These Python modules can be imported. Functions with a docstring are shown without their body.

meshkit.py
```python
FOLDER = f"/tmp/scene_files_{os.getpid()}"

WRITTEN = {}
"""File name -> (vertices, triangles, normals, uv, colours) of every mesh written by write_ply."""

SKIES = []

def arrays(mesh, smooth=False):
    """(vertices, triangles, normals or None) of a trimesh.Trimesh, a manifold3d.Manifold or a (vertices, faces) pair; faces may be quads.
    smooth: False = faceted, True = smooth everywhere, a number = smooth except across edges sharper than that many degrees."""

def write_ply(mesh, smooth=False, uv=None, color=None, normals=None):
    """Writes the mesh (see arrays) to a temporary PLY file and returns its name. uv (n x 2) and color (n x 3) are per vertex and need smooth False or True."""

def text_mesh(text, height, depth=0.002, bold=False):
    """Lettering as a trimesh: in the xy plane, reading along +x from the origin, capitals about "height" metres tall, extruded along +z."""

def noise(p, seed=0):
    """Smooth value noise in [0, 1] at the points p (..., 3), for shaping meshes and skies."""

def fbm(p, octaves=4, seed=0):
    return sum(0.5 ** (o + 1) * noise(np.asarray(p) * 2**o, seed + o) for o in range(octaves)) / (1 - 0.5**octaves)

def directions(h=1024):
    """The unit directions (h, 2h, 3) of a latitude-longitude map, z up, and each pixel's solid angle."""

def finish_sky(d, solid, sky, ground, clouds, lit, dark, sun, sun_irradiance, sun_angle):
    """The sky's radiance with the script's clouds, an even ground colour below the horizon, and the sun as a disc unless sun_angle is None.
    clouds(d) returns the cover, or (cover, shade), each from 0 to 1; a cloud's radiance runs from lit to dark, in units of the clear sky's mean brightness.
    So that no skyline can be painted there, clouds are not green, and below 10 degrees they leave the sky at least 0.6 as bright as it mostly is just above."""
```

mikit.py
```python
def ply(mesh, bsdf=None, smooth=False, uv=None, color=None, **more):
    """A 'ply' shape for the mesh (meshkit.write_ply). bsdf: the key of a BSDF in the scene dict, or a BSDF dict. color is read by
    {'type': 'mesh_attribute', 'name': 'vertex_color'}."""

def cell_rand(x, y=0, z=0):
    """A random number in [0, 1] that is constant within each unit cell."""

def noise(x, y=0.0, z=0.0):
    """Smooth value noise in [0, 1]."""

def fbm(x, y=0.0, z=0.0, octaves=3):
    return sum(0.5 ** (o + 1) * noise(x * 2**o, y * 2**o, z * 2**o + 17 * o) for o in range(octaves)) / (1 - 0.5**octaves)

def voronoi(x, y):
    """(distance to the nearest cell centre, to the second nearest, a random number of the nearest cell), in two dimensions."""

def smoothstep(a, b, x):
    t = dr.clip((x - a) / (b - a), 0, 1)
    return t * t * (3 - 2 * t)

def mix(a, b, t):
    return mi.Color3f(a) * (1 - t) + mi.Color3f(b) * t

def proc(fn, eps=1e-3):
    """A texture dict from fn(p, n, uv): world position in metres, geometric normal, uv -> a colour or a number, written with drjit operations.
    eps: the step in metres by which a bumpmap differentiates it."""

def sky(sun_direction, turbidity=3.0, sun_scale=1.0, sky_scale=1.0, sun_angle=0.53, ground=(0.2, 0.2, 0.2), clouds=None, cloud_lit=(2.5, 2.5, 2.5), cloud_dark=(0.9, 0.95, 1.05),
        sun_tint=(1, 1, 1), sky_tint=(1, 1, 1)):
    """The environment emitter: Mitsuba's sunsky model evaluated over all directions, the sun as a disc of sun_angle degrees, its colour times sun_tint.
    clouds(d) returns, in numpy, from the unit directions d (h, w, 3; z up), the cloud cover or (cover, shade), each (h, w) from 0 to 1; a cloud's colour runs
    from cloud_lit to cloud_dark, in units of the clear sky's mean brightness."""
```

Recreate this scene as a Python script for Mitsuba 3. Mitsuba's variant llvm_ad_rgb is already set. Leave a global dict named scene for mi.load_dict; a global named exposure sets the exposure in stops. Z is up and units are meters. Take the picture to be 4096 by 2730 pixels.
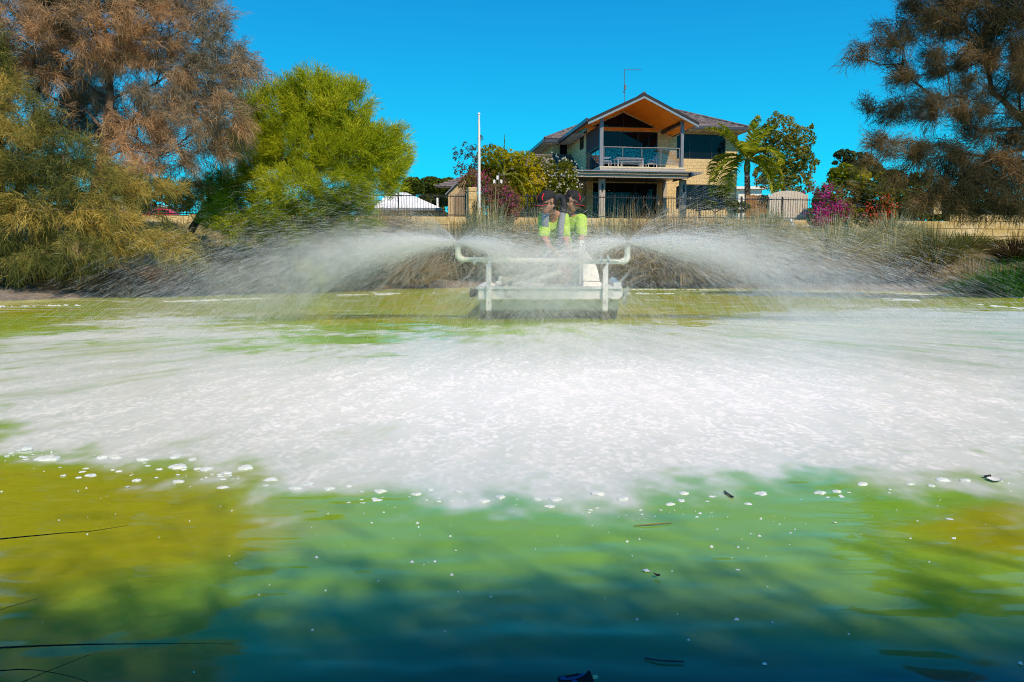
import math, random
import numpy as np, trimesh, manifold3d as m3, shapely
import shapely.geometry as sg
import drjit as dr, mitsuba as mi, mikit, meshkit
from mikit import noise, fbm, smoothstep, mix, voronoi, cell_rand

T = mi.ScalarTransform4f
rs = np.random.default_rng(7)
scene, labels = {'type': 'scene'}, {}

# ---------------------------------------------------------------- camera, sky, exposure
CAM = np.array([0.0, 0.0, 0.70]); FOC = 3200.0; PITCH = math.atan((1365 - 1070) / FOC)
FWD = np.array([0, math.cos(PITCH), -math.sin(PITCH)]); UPV = np.array([0, math.sin(PITCH), math.cos(PITCH)])
scene['camera'] = {'type': 'perspective', 'fov': math.degrees(2 * math.atan(2048 / FOC)), 'fov_axis': 'x', 'near_clip': 0.05, 'far_clip': 3000.0,
                   'to_world': T().look_at(origin=CAM.tolist(), target=(CAM + FWD).tolist(), up=[0, 0, 1])}
SUN = np.array([0.36, -0.75, 0.86]); SUN = SUN / np.linalg.norm(SUN)
scene['sky'] = mikit.sky(SUN.tolist(), turbidity=3.0, sun_tint=(1.0, 0.95, 0.84), sky_tint=(0.06, 0.84, 1.47), clouds=lambda d: 0.9 * np.exp(-np.degrees(np.arcsin(np.clip(d[..., 2], 0, 1))) / 8.0), cloud_lit=(0.03, 4.2, 4.2), ground=(0.12, 0.13, 0.08))
exposure = 1.7

# ---------------------------------------------------------------- helpers
def ray(px, py):
    return FWD + (px - 2048) / FOC * np.array([1.0, 0, 0]) + (1365 - py) / FOC * UPV
def at(px, py, Y):
    """The point that a pixel of the 4096 x 2730 photograph shows at the distance Y."""
    r = ray(px, py); return CAM + r * (Y / r[1])
def on(px, py, z=0.0):
    r = ray(px, py); return CAM + r * ((z - CAM[2]) / r[2])
def nrm(a):
    a = np.asarray(a, float); return a / (np.linalg.norm(a, axis=-1, keepdims=True) + 1e-12)

class MB:
    """Collects triangles of one mesh, with a colour per vertex if any piece has one."""
    def __init__(self): self.v, self.f, self.c, self.n = [], [], [], 0
    def add(self, v, f, c=None):
        v = np.asarray(v, float); f = np.asarray(f, int)
        if f.shape[1] == 4: f = np.vstack([f[:, [0, 1, 2]], f[:, [0, 2, 3]]])
        self.v.append(v); self.f.append(f + self.n); self.n += len(v)
        if c is not None: self.c.append(np.broadcast_to(np.asarray(c, float), (len(v), 3)))
        return self
    def mesh(self, m, c=None): return self.add(np.array(m.vertices), np.array(m.faces), c)
    def box(self, lo, hi, R=None, o=(0, 0, 0), ch=0.0):
        lo, hi = np.minimum(lo, hi).astype(float), np.maximum(lo, hi).astype(float)
        if ch > 0:
            m = rbox(hi - lo, ch); v = np.array(m.vertices) + (lo + hi) / 2; f = np.array(m.faces)
        else:
            v = np.array([[x, y, z] for x in (lo[0], hi[0]) for y in (lo[1], hi[1]) for z in (lo[2], hi[2])]); f = BOXF
        if R is not None: v = v @ np.asarray(R).T
        return self.add(v + np.asarray(o), f)
    def tube(self, p, r, k=6, cap=True, c=None):
        v, f = tube(p, r, k, cap); return self.add(v, f, c)
    def get(self):
        v, f = np.vstack(self.v), np.vstack(self.f); return v, f
    def col(self): return np.vstack(self.c) if self.c else None

BOXF = np.array([[0, 1, 3], [0, 3, 2], [4, 6, 7], [4, 7, 5], [0, 4, 5], [0, 5, 1], [2, 3, 7], [2, 7, 6], [0, 2, 6], [0, 6, 4], [1, 5, 7], [1, 7, 3]])
def rbox(size, ch):
    """A box with chamfered edges."""
    s = np.asarray(size) / 2; ch = min(ch, 0.45 * float(min(size)))
    p = []
    for i in range(3):
        for sx in (-1, 1):
            for sy in (-1, 1):
                for sz in (-1, 1):
                    d = s - ch; d = d.copy(); d[i] = s[i]; p.append(d * [sx, sy, sz])
    return trimesh.convex.convex_hull(np.array(p))
def frames(p):
    t = np.gradient(p, axis=0) if len(p) > 2 else np.repeat((p[-1] - p[0])[None], len(p), 0)
    t = nrm(t); a = np.cross(t, [0.0, 0, 1.0]); bad = np.linalg.norm(a, axis=1) < 0.15
    a[bad] = np.cross(t[bad], [1.0, 0, 0]); a = nrm(a)
    for i in range(1, len(a)):
        a[i] = a[i - 1] - t[i] * (a[i - 1] @ t[i]); a[i] /= np.linalg.norm(a[i]) + 1e-9
    return t, a, np.cross(t, a)
def tube(p, r, k=6, cap=True):
    p = np.asarray(p, float); n = len(p); r = np.broadcast_to(np.asarray(r, float), (n,))
    t, a, b = frames(p); th = np.arange(k) * 2 * math.pi / k
    v = p[:, None] + r[:, None, None] * (np.cos(th)[None, :, None] * a[:, None] + np.sin(th)[None, :, None] * b[:, None])
    i, j = np.meshgrid(np.arange(n - 1), np.arange(k), indexing='ij'); j2 = (j + 1) % k
    q = np.stack([i * k + j, i * k + j2, (i + 1) * k + j2, (i + 1) * k + j], -1).reshape(-1, 4)
    f = np.vstack([q[:, [0, 2, 1]], q[:, [0, 3, 2]]]); v = v.reshape(-1, 3)
    if cap:
        m = len(v); v = np.vstack([v, p[:1], p[-1:]]); jj = np.arange(k); j2 = (jj + 1) % k; e = (n - 1) * k
        f = np.vstack([f, np.stack([jj * 0 + m, jj, j2], 1), np.stack([jj * 0 + m + 1, e + j2, e + jj], 1)])
    return v, f
def arc(pts, n=24):
    """A smooth curve through the points."""
    pts = np.asarray(pts, float); q = np.vstack([2 * pts[0] - pts[1], pts, 2 * pts[-1] - pts[-2]]); out = []
    m = max(2, n // (len(pts) - 1))
    for i in range(1, len(q) - 2):
        a, b, c, d = q[i - 1:i + 3]
        for t in np.linspace(0, 1, m, endpoint=i == len(q) - 3):
            out.append(.5 * (2 * b + (c - a) * t + (2 * a - 5 * b + 4 * c - d) * t * t + (3 * b - a - 3 * c + d) * t ** 3))
    return np.array(out)

taken = {}
def numbered(key):
    n = taken.get(key, -1) + 1; taken[key] = n
    return key if n == 0 else f'{key}_{n:03d}'
def obj(name, mesh, mat, parent=None, smooth=False, color=None, label=None, cat=None, group=None, kind=None, **more):
    key = numbered(f'{parent}__{name}' if parent else name)
    if isinstance(mesh, MB):
        color = mesh.col() if color is None else color; mesh = mesh.get()
    scene[key] = mikit.ply(mesh, mat, smooth=smooth, color=color, **more)
    d = {k: x for k, x in (('label', label), ('category', cat), ('group', group), ('kind', kind)) if x}
    if d: labels[key] = d
    return key
def thing(name, label, cat, group=None):
    key = numbered(name); labels[key] = {'label': label, 'category': cat}
    if group: labels[key]['group'] = group
    return key

def mat(name, col, rough=0.6, spec=0.4, metal=0.0, two=True, **k):
    b = {'type': 'principled', 'base_color': {'type': 'rgb', 'value': list(col)} if not isinstance(col, dict) else col, 'roughness': rough, 'specular': spec, 'metallic': metal, **k}
    scene[name] = {'type': 'twosided', 'bsdf': b} if two else b
    return name
VC = {'type': 'mesh_attribute', 'name': 'vertex_color'}
scene['leaf'] = {'type': 'principledthin', 'base_color': VC, 'roughness': 0.6, 'diff_trans': 1.0, 'spec_trans': 0.0, 'eta': 1.4}
mat('vcol', VC, 0.7, 0.3)
def mottled(name, a, b, scale, rough=0.7, spec=0.3, oct=3, lo=0.3, hi=0.7):
    def fn(p, n, uv): return mix(a, b, smoothstep(lo, hi, fbm(p.x * scale, p.y * scale, p.z * scale, octaves=oct)))
    return mat(name, mikit.proc(fn), rough, spec)
mottled('bark', (0.05, 0.038, 0.03), (0.16, 0.12, 0.09), 9.0, 0.9, 0.1)
mottled('mud', (0.16, 0.12, 0.10), (0.40, 0.32, 0.27), 5.0, 0.75, 0.3, 4)
# ---------------------------------------------------------------- the pond and the ground
SHORE = [on(px, py)[:2] for px, py in [(-250, 1212), (0, 1205), (400, 1191), (800, 1183), (1200, 1173), (1600, 1156), (2000, 1149), (2600, 1149), (3200, 1158), (3700, 1169), (4096, 1184), (4200, 1192)]]
SHORE = np.array([(-13.0, 3.0), (-13.5, 9.0)] + [tuple(s) for s in SHORE] + [(11.9, 16.0), (12.2, 12.0), (13.0, 7.0), (12.5, 2.0), (9.0, 0.7), (4.0, 0.45), (0.0, 0.35), (-5.0, 0.5), (-10.0, 1.0)])
POND = sg.Polygon(SHORE).buffer(0.8).buffer(-0.8)
def fence_y(x): return 36.0 + 0.148 * np.asarray(x, float)
def ground_z(x, y):
    x, y = np.asarray(x, float), np.asarray(y, float)
    pts = shapely.points(x.ravel(), y.ravel())
    d = shapely.distance(POND, pts).reshape(x.shape); ins = shapely.distance(POND.exterior, pts).reshape(x.shape)
    d = d + 0.35 * (meshkit.fbm(np.stack([x * .9, y * .9, x * 0], -1), 3, 3) - 0.5)
    zw = np.interp(x, [-20, 13.5, 17.5], [2.3, 2.3, 1.3])
    z = np.interp(d, [0, .25, .6, 2.0], [-.02, .07, .14, .34]) + (zw - .34) * np.interp(d, [2.0, 9.0], [0, 1]) ** .8
    near = y < 6
    z = np.where(near, np.minimum(z, 0.5), z)
    z = z + 0.05 * (meshkit.fbm(np.stack([x * 2.3, y * 2.3, x * 0], -1), 3, 5) - 0.5)
    return np.where((ins > 0) & (shapely.contains(POND, pts).reshape(x.shape)), -np.minimum(ins * .3, .7) - .02 + np.maximum(0, .02 - ins), z)
def grid_mesh(X, Y, Z):
    h, w = X.shape; v = np.stack([X, Y, Z], -1).reshape(-1, 3)
    i, j = np.meshgrid(np.arange(h - 1), np.arange(w - 1), indexing='ij'); a = i * w + j
    return v, np.stack([a, a + 1, a + w + 1, a + w], -1).reshape(-1, 4)
gx = np.unique(np.concatenate([np.linspace(-700, -26, 12), np.arange(-26, 40, .3), np.linspace(40, 700, 12)]))
gy = np.unique(np.concatenate([np.linspace(-300, -8, 8), np.arange(-8, 44, .3), np.linspace(44, 1500, 14)]))
GX, GY = np.meshgrid(gx, gy)
def ground_col(p, n, uv):
    m = fbm(p.x * 1.7, p.y * 1.7, p.z * 1.7, octaves=4); f = fbm(p.x * 14, p.y * 14, p.z * 9, octaves=2)
    mud = mix((0.075, 0.064, 0.058), (0.25, 0.215, 0.19), f)
    litter = mix((0.13, 0.105, 0.055), (0.30, 0.24, 0.13), f)
    lawn = mix((0.09, 0.085, 0.03), (0.20, 0.17, 0.07), f)
    c = mix(mud, litter, smoothstep(0.28, 0.5, p.z + 0.25 * (m - 0.5)))
    return mix(c, lawn, smoothstep(.9, 1.3, p.z + 0.6 * (m - 0.5)))
mat('ground_soil', mikit.proc(ground_col), 0.9, 0.15)
obj('ground', grid_mesh(GX, GY, ground_z(GX, GY)), 'ground_soil', smooth=True, kind='structure', label='muddy bank and raised garden ground round the pond')

tx = np.unique(np.concatenate([np.linspace(-600, -30, 8), np.linspace(-30, 45, 60), np.linspace(45, 600, 8)])); tt_ = np.concatenate([[0.2, 1, 3, 8, 20], [60, 200, 600, 1500]])
TX, TT = np.meshgrid(tx, tt_); TY = fence_y(np.clip(TX, -60, 70)) + TT
TX = np.vstack([TX[:1], TX]); TY = np.vstack([TY[:1], TY]); TZ = np.full(TX.shape, 2.9); TZ[0] = 1.0
obj('garden_ground', grid_mesh(TX, TY, TZ), 'ground_soil', smooth=False, kind='structure', label='raised garden level behind the retaining wall')

# the froth that the spray beats up on the water: its outline on the pond, in metres
FROTH = [(-500, 1735), (0, 1768), (450, 1795), (900, 1855), (1100, 1925), (1400, 1980), (2048, 1990), (2700, 2022), (3300, 1972), (3700, 1925), (4096, 1870), (4700, 1800),
         (4700, 1275), (4096, 1250), (3500, 1226), (3000, 1252), (2560, 1292), (2200, 1312), (1720, 1312), (1560, 1392), (1250, 1385), (1060, 1318), (820, 1262), (600, 1262), (300, 1308), (0, 1356), (-500, 1420)]
FROTH_XY = [tuple(map(float, on(px, py)[:2])) for px, py in FROTH]
froth_poly = sg.Polygon(FROTH_XY).buffer(0)
def froth_sdf(x, y):
    d, s, n = mi.Float(1e9), mi.Float(1), len(FROTH_XY)
    for i in range(n):
        (ax, ay), (bx, by) = FROTH_XY[i], FROTH_XY[i - 1]
        ex, ey = bx - ax, by - ay; wx, wy = x - ax, y - ay
        t = dr.clip((wx * ex + wy * ey) / (ex * ex + ey * ey), 0, 1)
        d = dr.minimum(d, dr.square(wx - ex * t) + dr.square(wy - ey * t))
        c1, c2, c3 = y >= ay, y < by, ex * wy > ey * wx
        s = dr.select((c1 & c2 & c3) | (~c1 & ~c2 & ~c3), -s, s)
    return s * dr.sqrt(d)
BOAT = (0.45, 12.2)
def froth_amount(p):
    x, y = p.x, p.y
    far = smoothstep(2.0, 9.0, y)
    d = froth_sdf(x, y)
    n1 = fbm(x * 1.3, y * 1.3, octaves=3) - 0.5
    n2 = fbm(x * 9, y * 6, 3.0, octaves=3) - 0.5
    w = 0.34 + 0.9 * far
    edge = smoothstep(-w, w * 0.9, -d + n1 * w * 2.2 + n2 * w * 1.7)
    dx, dy = x - BOAT[0], y - BOAT[1]
    r = dr.sqrt(dx * dx + dy * dy); th = dr.atan2(dx, -dy)
    streak = fbm(th * 26.0, r * 0.9, 1.0, octaves=3)
    core = dr.exp(-(dr.square((x - 0.5) / 2.6) + dr.square((y - 4.6) / 1.9)))
    fine = fbm(th * 90.0, r * 1.6, 8.0, octaves=2)
    body = 0.70 + 0.75 * (streak - 0.47) + 0.35 * (fine - 0.5) + 0.5 * (fbm(x * 1.6, y * 1.6, 7.0, octaves=3) - 0.5) + 0.5 * core
    # thin lines of scum that drift along the shore and the left bank
    sh = fbm(x * .35, y * .35, 5.0, octaves=2)
    scum = smoothstep(0.68, 0.80, fbm(x * 1.5, y * 7.5, 11.0, octaves=3)) * smoothstep(9.0, 14.0, y) * 0.75
    return dr.clip(edge * dr.clip(body, 0.45, 1.0) + scum, 0, 1)
def water_col(p, n, uv):
    x, y = p.x, p.y
    f = froth_amount(p)
    sp = smoothstep(0.15, 0.85, fbm(x * 24, y * 11, 2.0, octaves=4))
    a = smoothstep(0.25, 0.75, fbm(x * 0.9, y * 0.9, 4.0, octaves=3))
    scum = dr.maximum(dr.exp(-dr.square((x + 1.5) / 0.95) - dr.square((y - 2.05) / 0.85)), dr.exp(-dr.square((x - 1.75) / 0.7) - dr.square((y - 2.05) / 0.36)))  # yellow patches paint in tree reflections and missing sky sheen, not real scum
    scum = dr.maximum(smoothstep(0.25, 0.7, scum + 0.5 * (fbm(x * 2.2, y * 4.5, 9.0, octaves=4) - 0.5)), smoothstep(7.5, 11.0, y) * (0.6 + 0.4 * a))
    algae = mix(mix((0.165, 0.35, 0.035), (0.22, 0.36, 0.028), a), (0.265, 0.285, 0.008), scum)
    algae = mix((0.010, 0.040, 0.060), algae, smoothstep(1.0, 1.8, y + 0.5 * (fbm(x * 1.1, y * 2.5, 13.0, octaves=3) - 0.5)))  # tree shade on the nearest strip painted into the water as dark blue
    dx, dy = x - BOAT[0], y - BOAT[1]
    r_, th_ = dr.sqrt(dx * dx + dy * dy), dr.atan2(dx, -dy)
    spark = smoothstep(0.42, 0.85, 0.35 * fbm(th_ * 110.0, r_ * 3.5, 6.0, octaves=3) + 0.65 * fbm(x * 58, y * 34, 6.0, octaves=3))
    sp = 0.5 * sp + 0.5 * smoothstep(0.2, 0.8, fbm(th_ * 60.0, r_ * 1.8, 3.0, octaves=3))
    milky = mix((0.385, 0.45, 0.405), (0.50, 0.545, 0.51), sp)
    core = dr.exp(-(dr.square((x - 0.6) / 2.4) + dr.square((y - 4.4) / 1.7)))
    milky = mix(milky, (0.80, 0.80, 0.79), dr.clip(core * (0.75 + 0.6 * spark) + 0.34 * spark * smoothstep(0.6, 0.9, f), 0, 1))
    return mix(algae, milky, smoothstep(0.0, 0.8, f * (0.92 + 0.16 * sp)))
def water_rough(p, n, uv): return 0.05 + 0.35 * froth_amount(p)
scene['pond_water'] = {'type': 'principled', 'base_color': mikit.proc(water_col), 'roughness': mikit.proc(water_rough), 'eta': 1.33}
NR, NC = 640, 700
wy = 0.15 + np.concatenate([[0, .3], np.geomspace(.6, 33, NR)])
ws = np.linspace(-1, 1, NC); ws = ws * (0.45 + 0.55 * ws ** 2)
WX = ws[None, :] * (1.15 * wy[:, None] + 6.5); WY = np.repeat(wy[:, None], NC, 1)
p3 = lambda a, b, c=0.0: np.stack([WX * a, WY * b, np.full_like(WX, c)], -1)
inF = shapely.contains_xy(froth_poly.buffer(-.3), WX.ravel(), WY.ravel()).reshape(WX.shape).astype(float)
calm = np.clip((WY - 1.0) / 3.0, 0.0, 1)
Hh = 0.016 * (meshkit.fbm(p3(1.3, 3.6), 3, 1) - .5) * (0.55 + .6 * calm)
Hh += 0.006 * (meshkit.fbm(p3(6, 13, 4), 2, 2) - .5) * (0.35 + meshkit.fbm(p3(.5, .5), 2, 9))
Hh += inF * 0.012 * (meshkit.fbm(p3(9, 9, 7), 3, 6) - .5) * np.clip((9 - np.abs(WY - 5.0) * 1.8) / 5, .15, 1)
Hh *= np.clip(1.4 - WY / 26, .25, 1)
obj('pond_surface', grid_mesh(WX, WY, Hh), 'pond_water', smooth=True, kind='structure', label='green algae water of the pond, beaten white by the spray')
# ---------------------------------------------------------------- the brick house across the pond (local axes: u along the front, w back, z up)
HO, HU, HW = np.array([5.14, 46.5, 0.0]), np.array([.9893, .1461, 0]), np.array([-.1461, .9893, 0])
HM = np.eye(4); HM[:3, 0], HM[:3, 1], HM[:3, 3] = HU, HW, HO
HT = T(HM)
def block_col(p, n, uv):
    k = cell_rand(dr.floor((p.x * .9893 + p.y * .1461) / .405), dr.floor(p.z / .195), dr.floor(p.y * .3)); g = fbm(p.x * 22, p.y * 22, p.z * 22, octaves=3)
    return mix((0.58, 0.44, 0.23), (0.72, 0.57, 0.33), 0.55 * k + 0.45 * g)
mat('cream_block', mikit.proc(block_col), 0.85, 0.2)
mat('mortar', (0.46, 0.36, 0.19), 0.9, 0.1)
mat('navy_trim', (0.055, 0.06, 0.085), 0.35, 0.5)
mat('grey_trim', (0.20, 0.22, 0.27), 0.4, 0.5)
mat('barge_blue', (0.20, 0.28, 0.35), 0.4, 0.5)
mat('dark_frame', (0.012, 0.014, 0.02), 0.35, 0.5)
mat('tinted_glass', (0.006, 0.007, 0.010), 0.03, 0.22)
mat('verge_dark', (0.022, 0.022, 0.03), 0.6, 0.3)
mat('soffit_white', (0.55, 0.52, 0.46), 0.7, 0.2)
mat('steel', (0.13, 0.15, 0.18), 0.5, 0.4, 0.0)
mat('render_grey', (0.42, 0.38, 0.36), 0.8, 0.2)
mat('render_cream', (0.62, 0.55, 0.42), 0.85, 0.2)
mat('screen_cloth', (0.075, 0.065, 0.07), 0.9, 0.1)
mat('patio_wood', (0.42, 0.33, 0.24), 0.6, 0.3)
scene['clear_glass'] = {'type': 'thindielectric', 'int_ior': 1.5, 'specular_transmittance': {'type': 'rgb', 'value': [.55, .52, .62]}}
def wood_col(p, n, uv):
    u = (p.x * .9893 + p.y * .1461); s = cell_rand(dr.floor(u / .14), 3, 5)
    return mix((0.85, 0.22, 0.012), (0.94, 0.32, 0.022), 0.5 * s + 0.5 * fbm(u * 20, p.y * 1.5, p.z * 20, octaves=3))
mat('timber_lining', mikit.proc(wood_col), 0.5, 0.3)
def tile_col(p, n, uv):
    k = cell_rand(dr.floor(p.x / .33), dr.floor(p.y / .3), dr.floor(p.z / .2)); g = fbm(p.x * 7, p.y * 7, p.z * 7, octaves=3)
    return mix((0.095, 0.085, 0.095), (0.20, 0.172, 0.175), smoothstep(.15, .85, .5 * k + .5 * g))
mat('roof_tile', mikit.proc(tile_col), 0.75, 0.25)

house = thing('brick_house', 'two-storey cream block house with gabled balcony and brown tiled roof', 'house')
def hbox(name, lo, hi, m, parent=None, ch=0.0, **k):
    return obj(name, MB().box(lo, hi, ch=ch), m, parent or house, to_world=HT, **k)
G0 = 2.9
# walls: a body with openings, blocks laid on its face
def wall_body(mb, poly, frame, th):
    """A wall of thickness th whose outline (shapely) lies in the frame's (a, z) plane."""
    o, a, b = (np.asarray(x, float) for x in frame)
    for g in getattr(poly, 'geoms', [poly]):
        m = trimesh.creation.extrude_polygon(g, th, engine='earcut'); v = np.array(m.vertices)
        mb.add(o + v[:, :1] * a + v[:, 1:2] * np.array([0, 0, 1.0]) + v[:, 2:] * b, np.array(m.faces))
def courses(poly, bw, bh, joint, z0, a0):
    """Running-bond rectangles that fall inside the outline, clipped to it."""
    x0, y0, x1, y1 = poly.bounds; out = []
    k0 = math.floor((y0 - z0) / bh); prep = shapely.prepared.prep(poly)
    for k in range(k0, math.ceil((y1 - z0) / bh) + 1):
        off = (k % 2) * bw / 2
        for i in range(math.floor((x0 - a0) / bw) - 1, math.ceil((x1 - a0) / bw) + 1):
            r = sg.box(a0 + i * bw + off + joint / 2, z0 + k * bh + joint / 2, a0 + (i + 1) * bw + off - joint / 2, z0 + (k + 1) * bh - joint / 2)
            if not prep.intersects(r): continue
            if not prep.contains(r):
                r = r.intersection(poly)
                if r.is_empty or r.geom_type != 'Polygon' or r.area < .15 * bw * bh: continue
                r = sg.box(*r.bounds) if r.area > .97 * sg.box(*r.bounds).area else r.simplify(.01)
            out.append(r)
    return out
def slab_of(r, frame, proud, ch=.006):
    o, a, b = (np.asarray(x, float) for x in frame)
    c = list(r.exterior.coords)[:-1]; n = len(c)
    if not r.exterior.is_ccw: c = c[::-1]
    c = np.array(c); mid = c.mean(0); inn = c + (mid - c) / (np.linalg.norm(mid - c, axis=1, keepdims=True) + 1e-9) * ch * 1.4
    v = np.vstack([np.c_[c, np.full(n, .004)], np.c_[c, np.full(n, -proud + ch)], np.c_[inn, np.full(n, -proud)]])
    f = [[n * 2 + 0, n * 2 + i, n * 2 + i + 1] for i in range(1, n - 1)]
    for lay in (0, 1):
        for i in range(n):
            j = (i + 1) % n; p, q = lay * n, (lay + 1) * n
            f += [[p + i, p + j, q + j], [p + i, q + j, q + i]]
    return o + v[:, :1] * a + v[:, 1:2] * np.array([0, 0, 1.0]) + v[:, 2:] * b, np.array(f)
def lay(holder, name, polys, frame, proud, m, limit, **k):
    """Each piece an entry of its own up to the limit, the rest one part of kind stuff."""
    rest, made = MB(), 0
    for i, r in enumerate(polys):
        if made < limit: obj(name, slab_of(r, frame, proud), m, holder, **k); made += 1
        else: rest.add(*slab_of(r, frame, proud))
    if rest.n: obj(name + 's', rest, m, holder, kind='stuff', **k)
    return made
FR = ((0, 3.6, 0), (1, 0, 0), (0, 1, 0))
front = sg.Polygon([(0, G0), (9.75, G0), (9.75, 9.18), (4.86, 9.18), (4.6, 9.3), (2.3, 10.36), (.1, 9.33), (0, 9.2)])
holes = [sg.box(.2, 6.47, 4.5, 9.06), sg.Polygon([(.3, 9.3), (4.42, 9.3), (2.3, 10.19)]), sg.box(5.75, 7.48, 8.95, 9.0), sg.box(.4, G0, 4.5, 5.92), sg.box(5.75, 4.35, 9.0, 5.88)]
front = front.difference(shapely.unary_union(holes))
mb = MB(); wall_body(mb, front, FR, .25)
SIDE = ((0, 0, 0), (0, 1, 0), (1, 0, 0))     # a runs back along w; b runs inward (+u)
side = sg.box(3.86, 6.1, 8.2, 9.1).difference(sg.box(4.42, 8.1, 5.55, 9.0)); wall_body(mb, side, SIDE, .25)
mb.box((9.5, 3.86, G0), (9.75, 14, 9.2)); mb.box((.26, 13.75, G0), (9.49, 14, 9.2)); mb.box((.26, 3.9, 9.07), (9.45, 13.7, 9.2))
mb.box((-3.6, 3.86, G0), (-.01, 4.1, 6.05)); mb.box((-6, 4.0, G0), (-3.61, 4.25, 6.05))
STEP = ((0, 8.2, 0), (1, 0, 0), (0, 1, 0)); step = sg.box(-1.25, 6.1, -.02, 9.1).difference(sg.box(-.75, 8.2, -.25, 8.95)); wall_body(mb, step, STEP, .24)
mb.box((-1.25, 8.45, 6.1), (-1.01, 15.6, 9.1))
wall = obj('wall', mb, 'mortar', house, to_world=HT)
up = [r for r in courses(front, .405, .195, .012, 6.1, 0) if r.centroid.y > 6.05 and r.centroid.x > 4.4]
low = [r for r in courses(front, .405, .195, .012, 6.1, 0) if not (r.centroid.y > 6.05 and r.centroid.x > 4.4)]
low.sort(key=lambda r: -r.centroid.y)
n1 = lay(wall, 'brick', up, FR, .014, 'cream_block', 200, to_world=HT)
n2 = lay(wall, 'brick', courses(side, .405, .195, .012, 6.1, 0), SIDE, .014, 'cream_block', 60, to_world=HT)
lay(wall, 'brick', courses(step, .405, .195, .012, 6.1, 0), STEP, .014, 'cream_block', 40, to_world=HT)
rest = MB()
for r in low: rest.add(*slab_of(r, FR, .014))
obj('brick', rest, 'cream_block', wall, kind='stuff', to_world=HT)
hbox('ceiling_band', (.1, 3.55, 9.08), (4.5, 3.6, 9.27), 'timber_lining')
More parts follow.
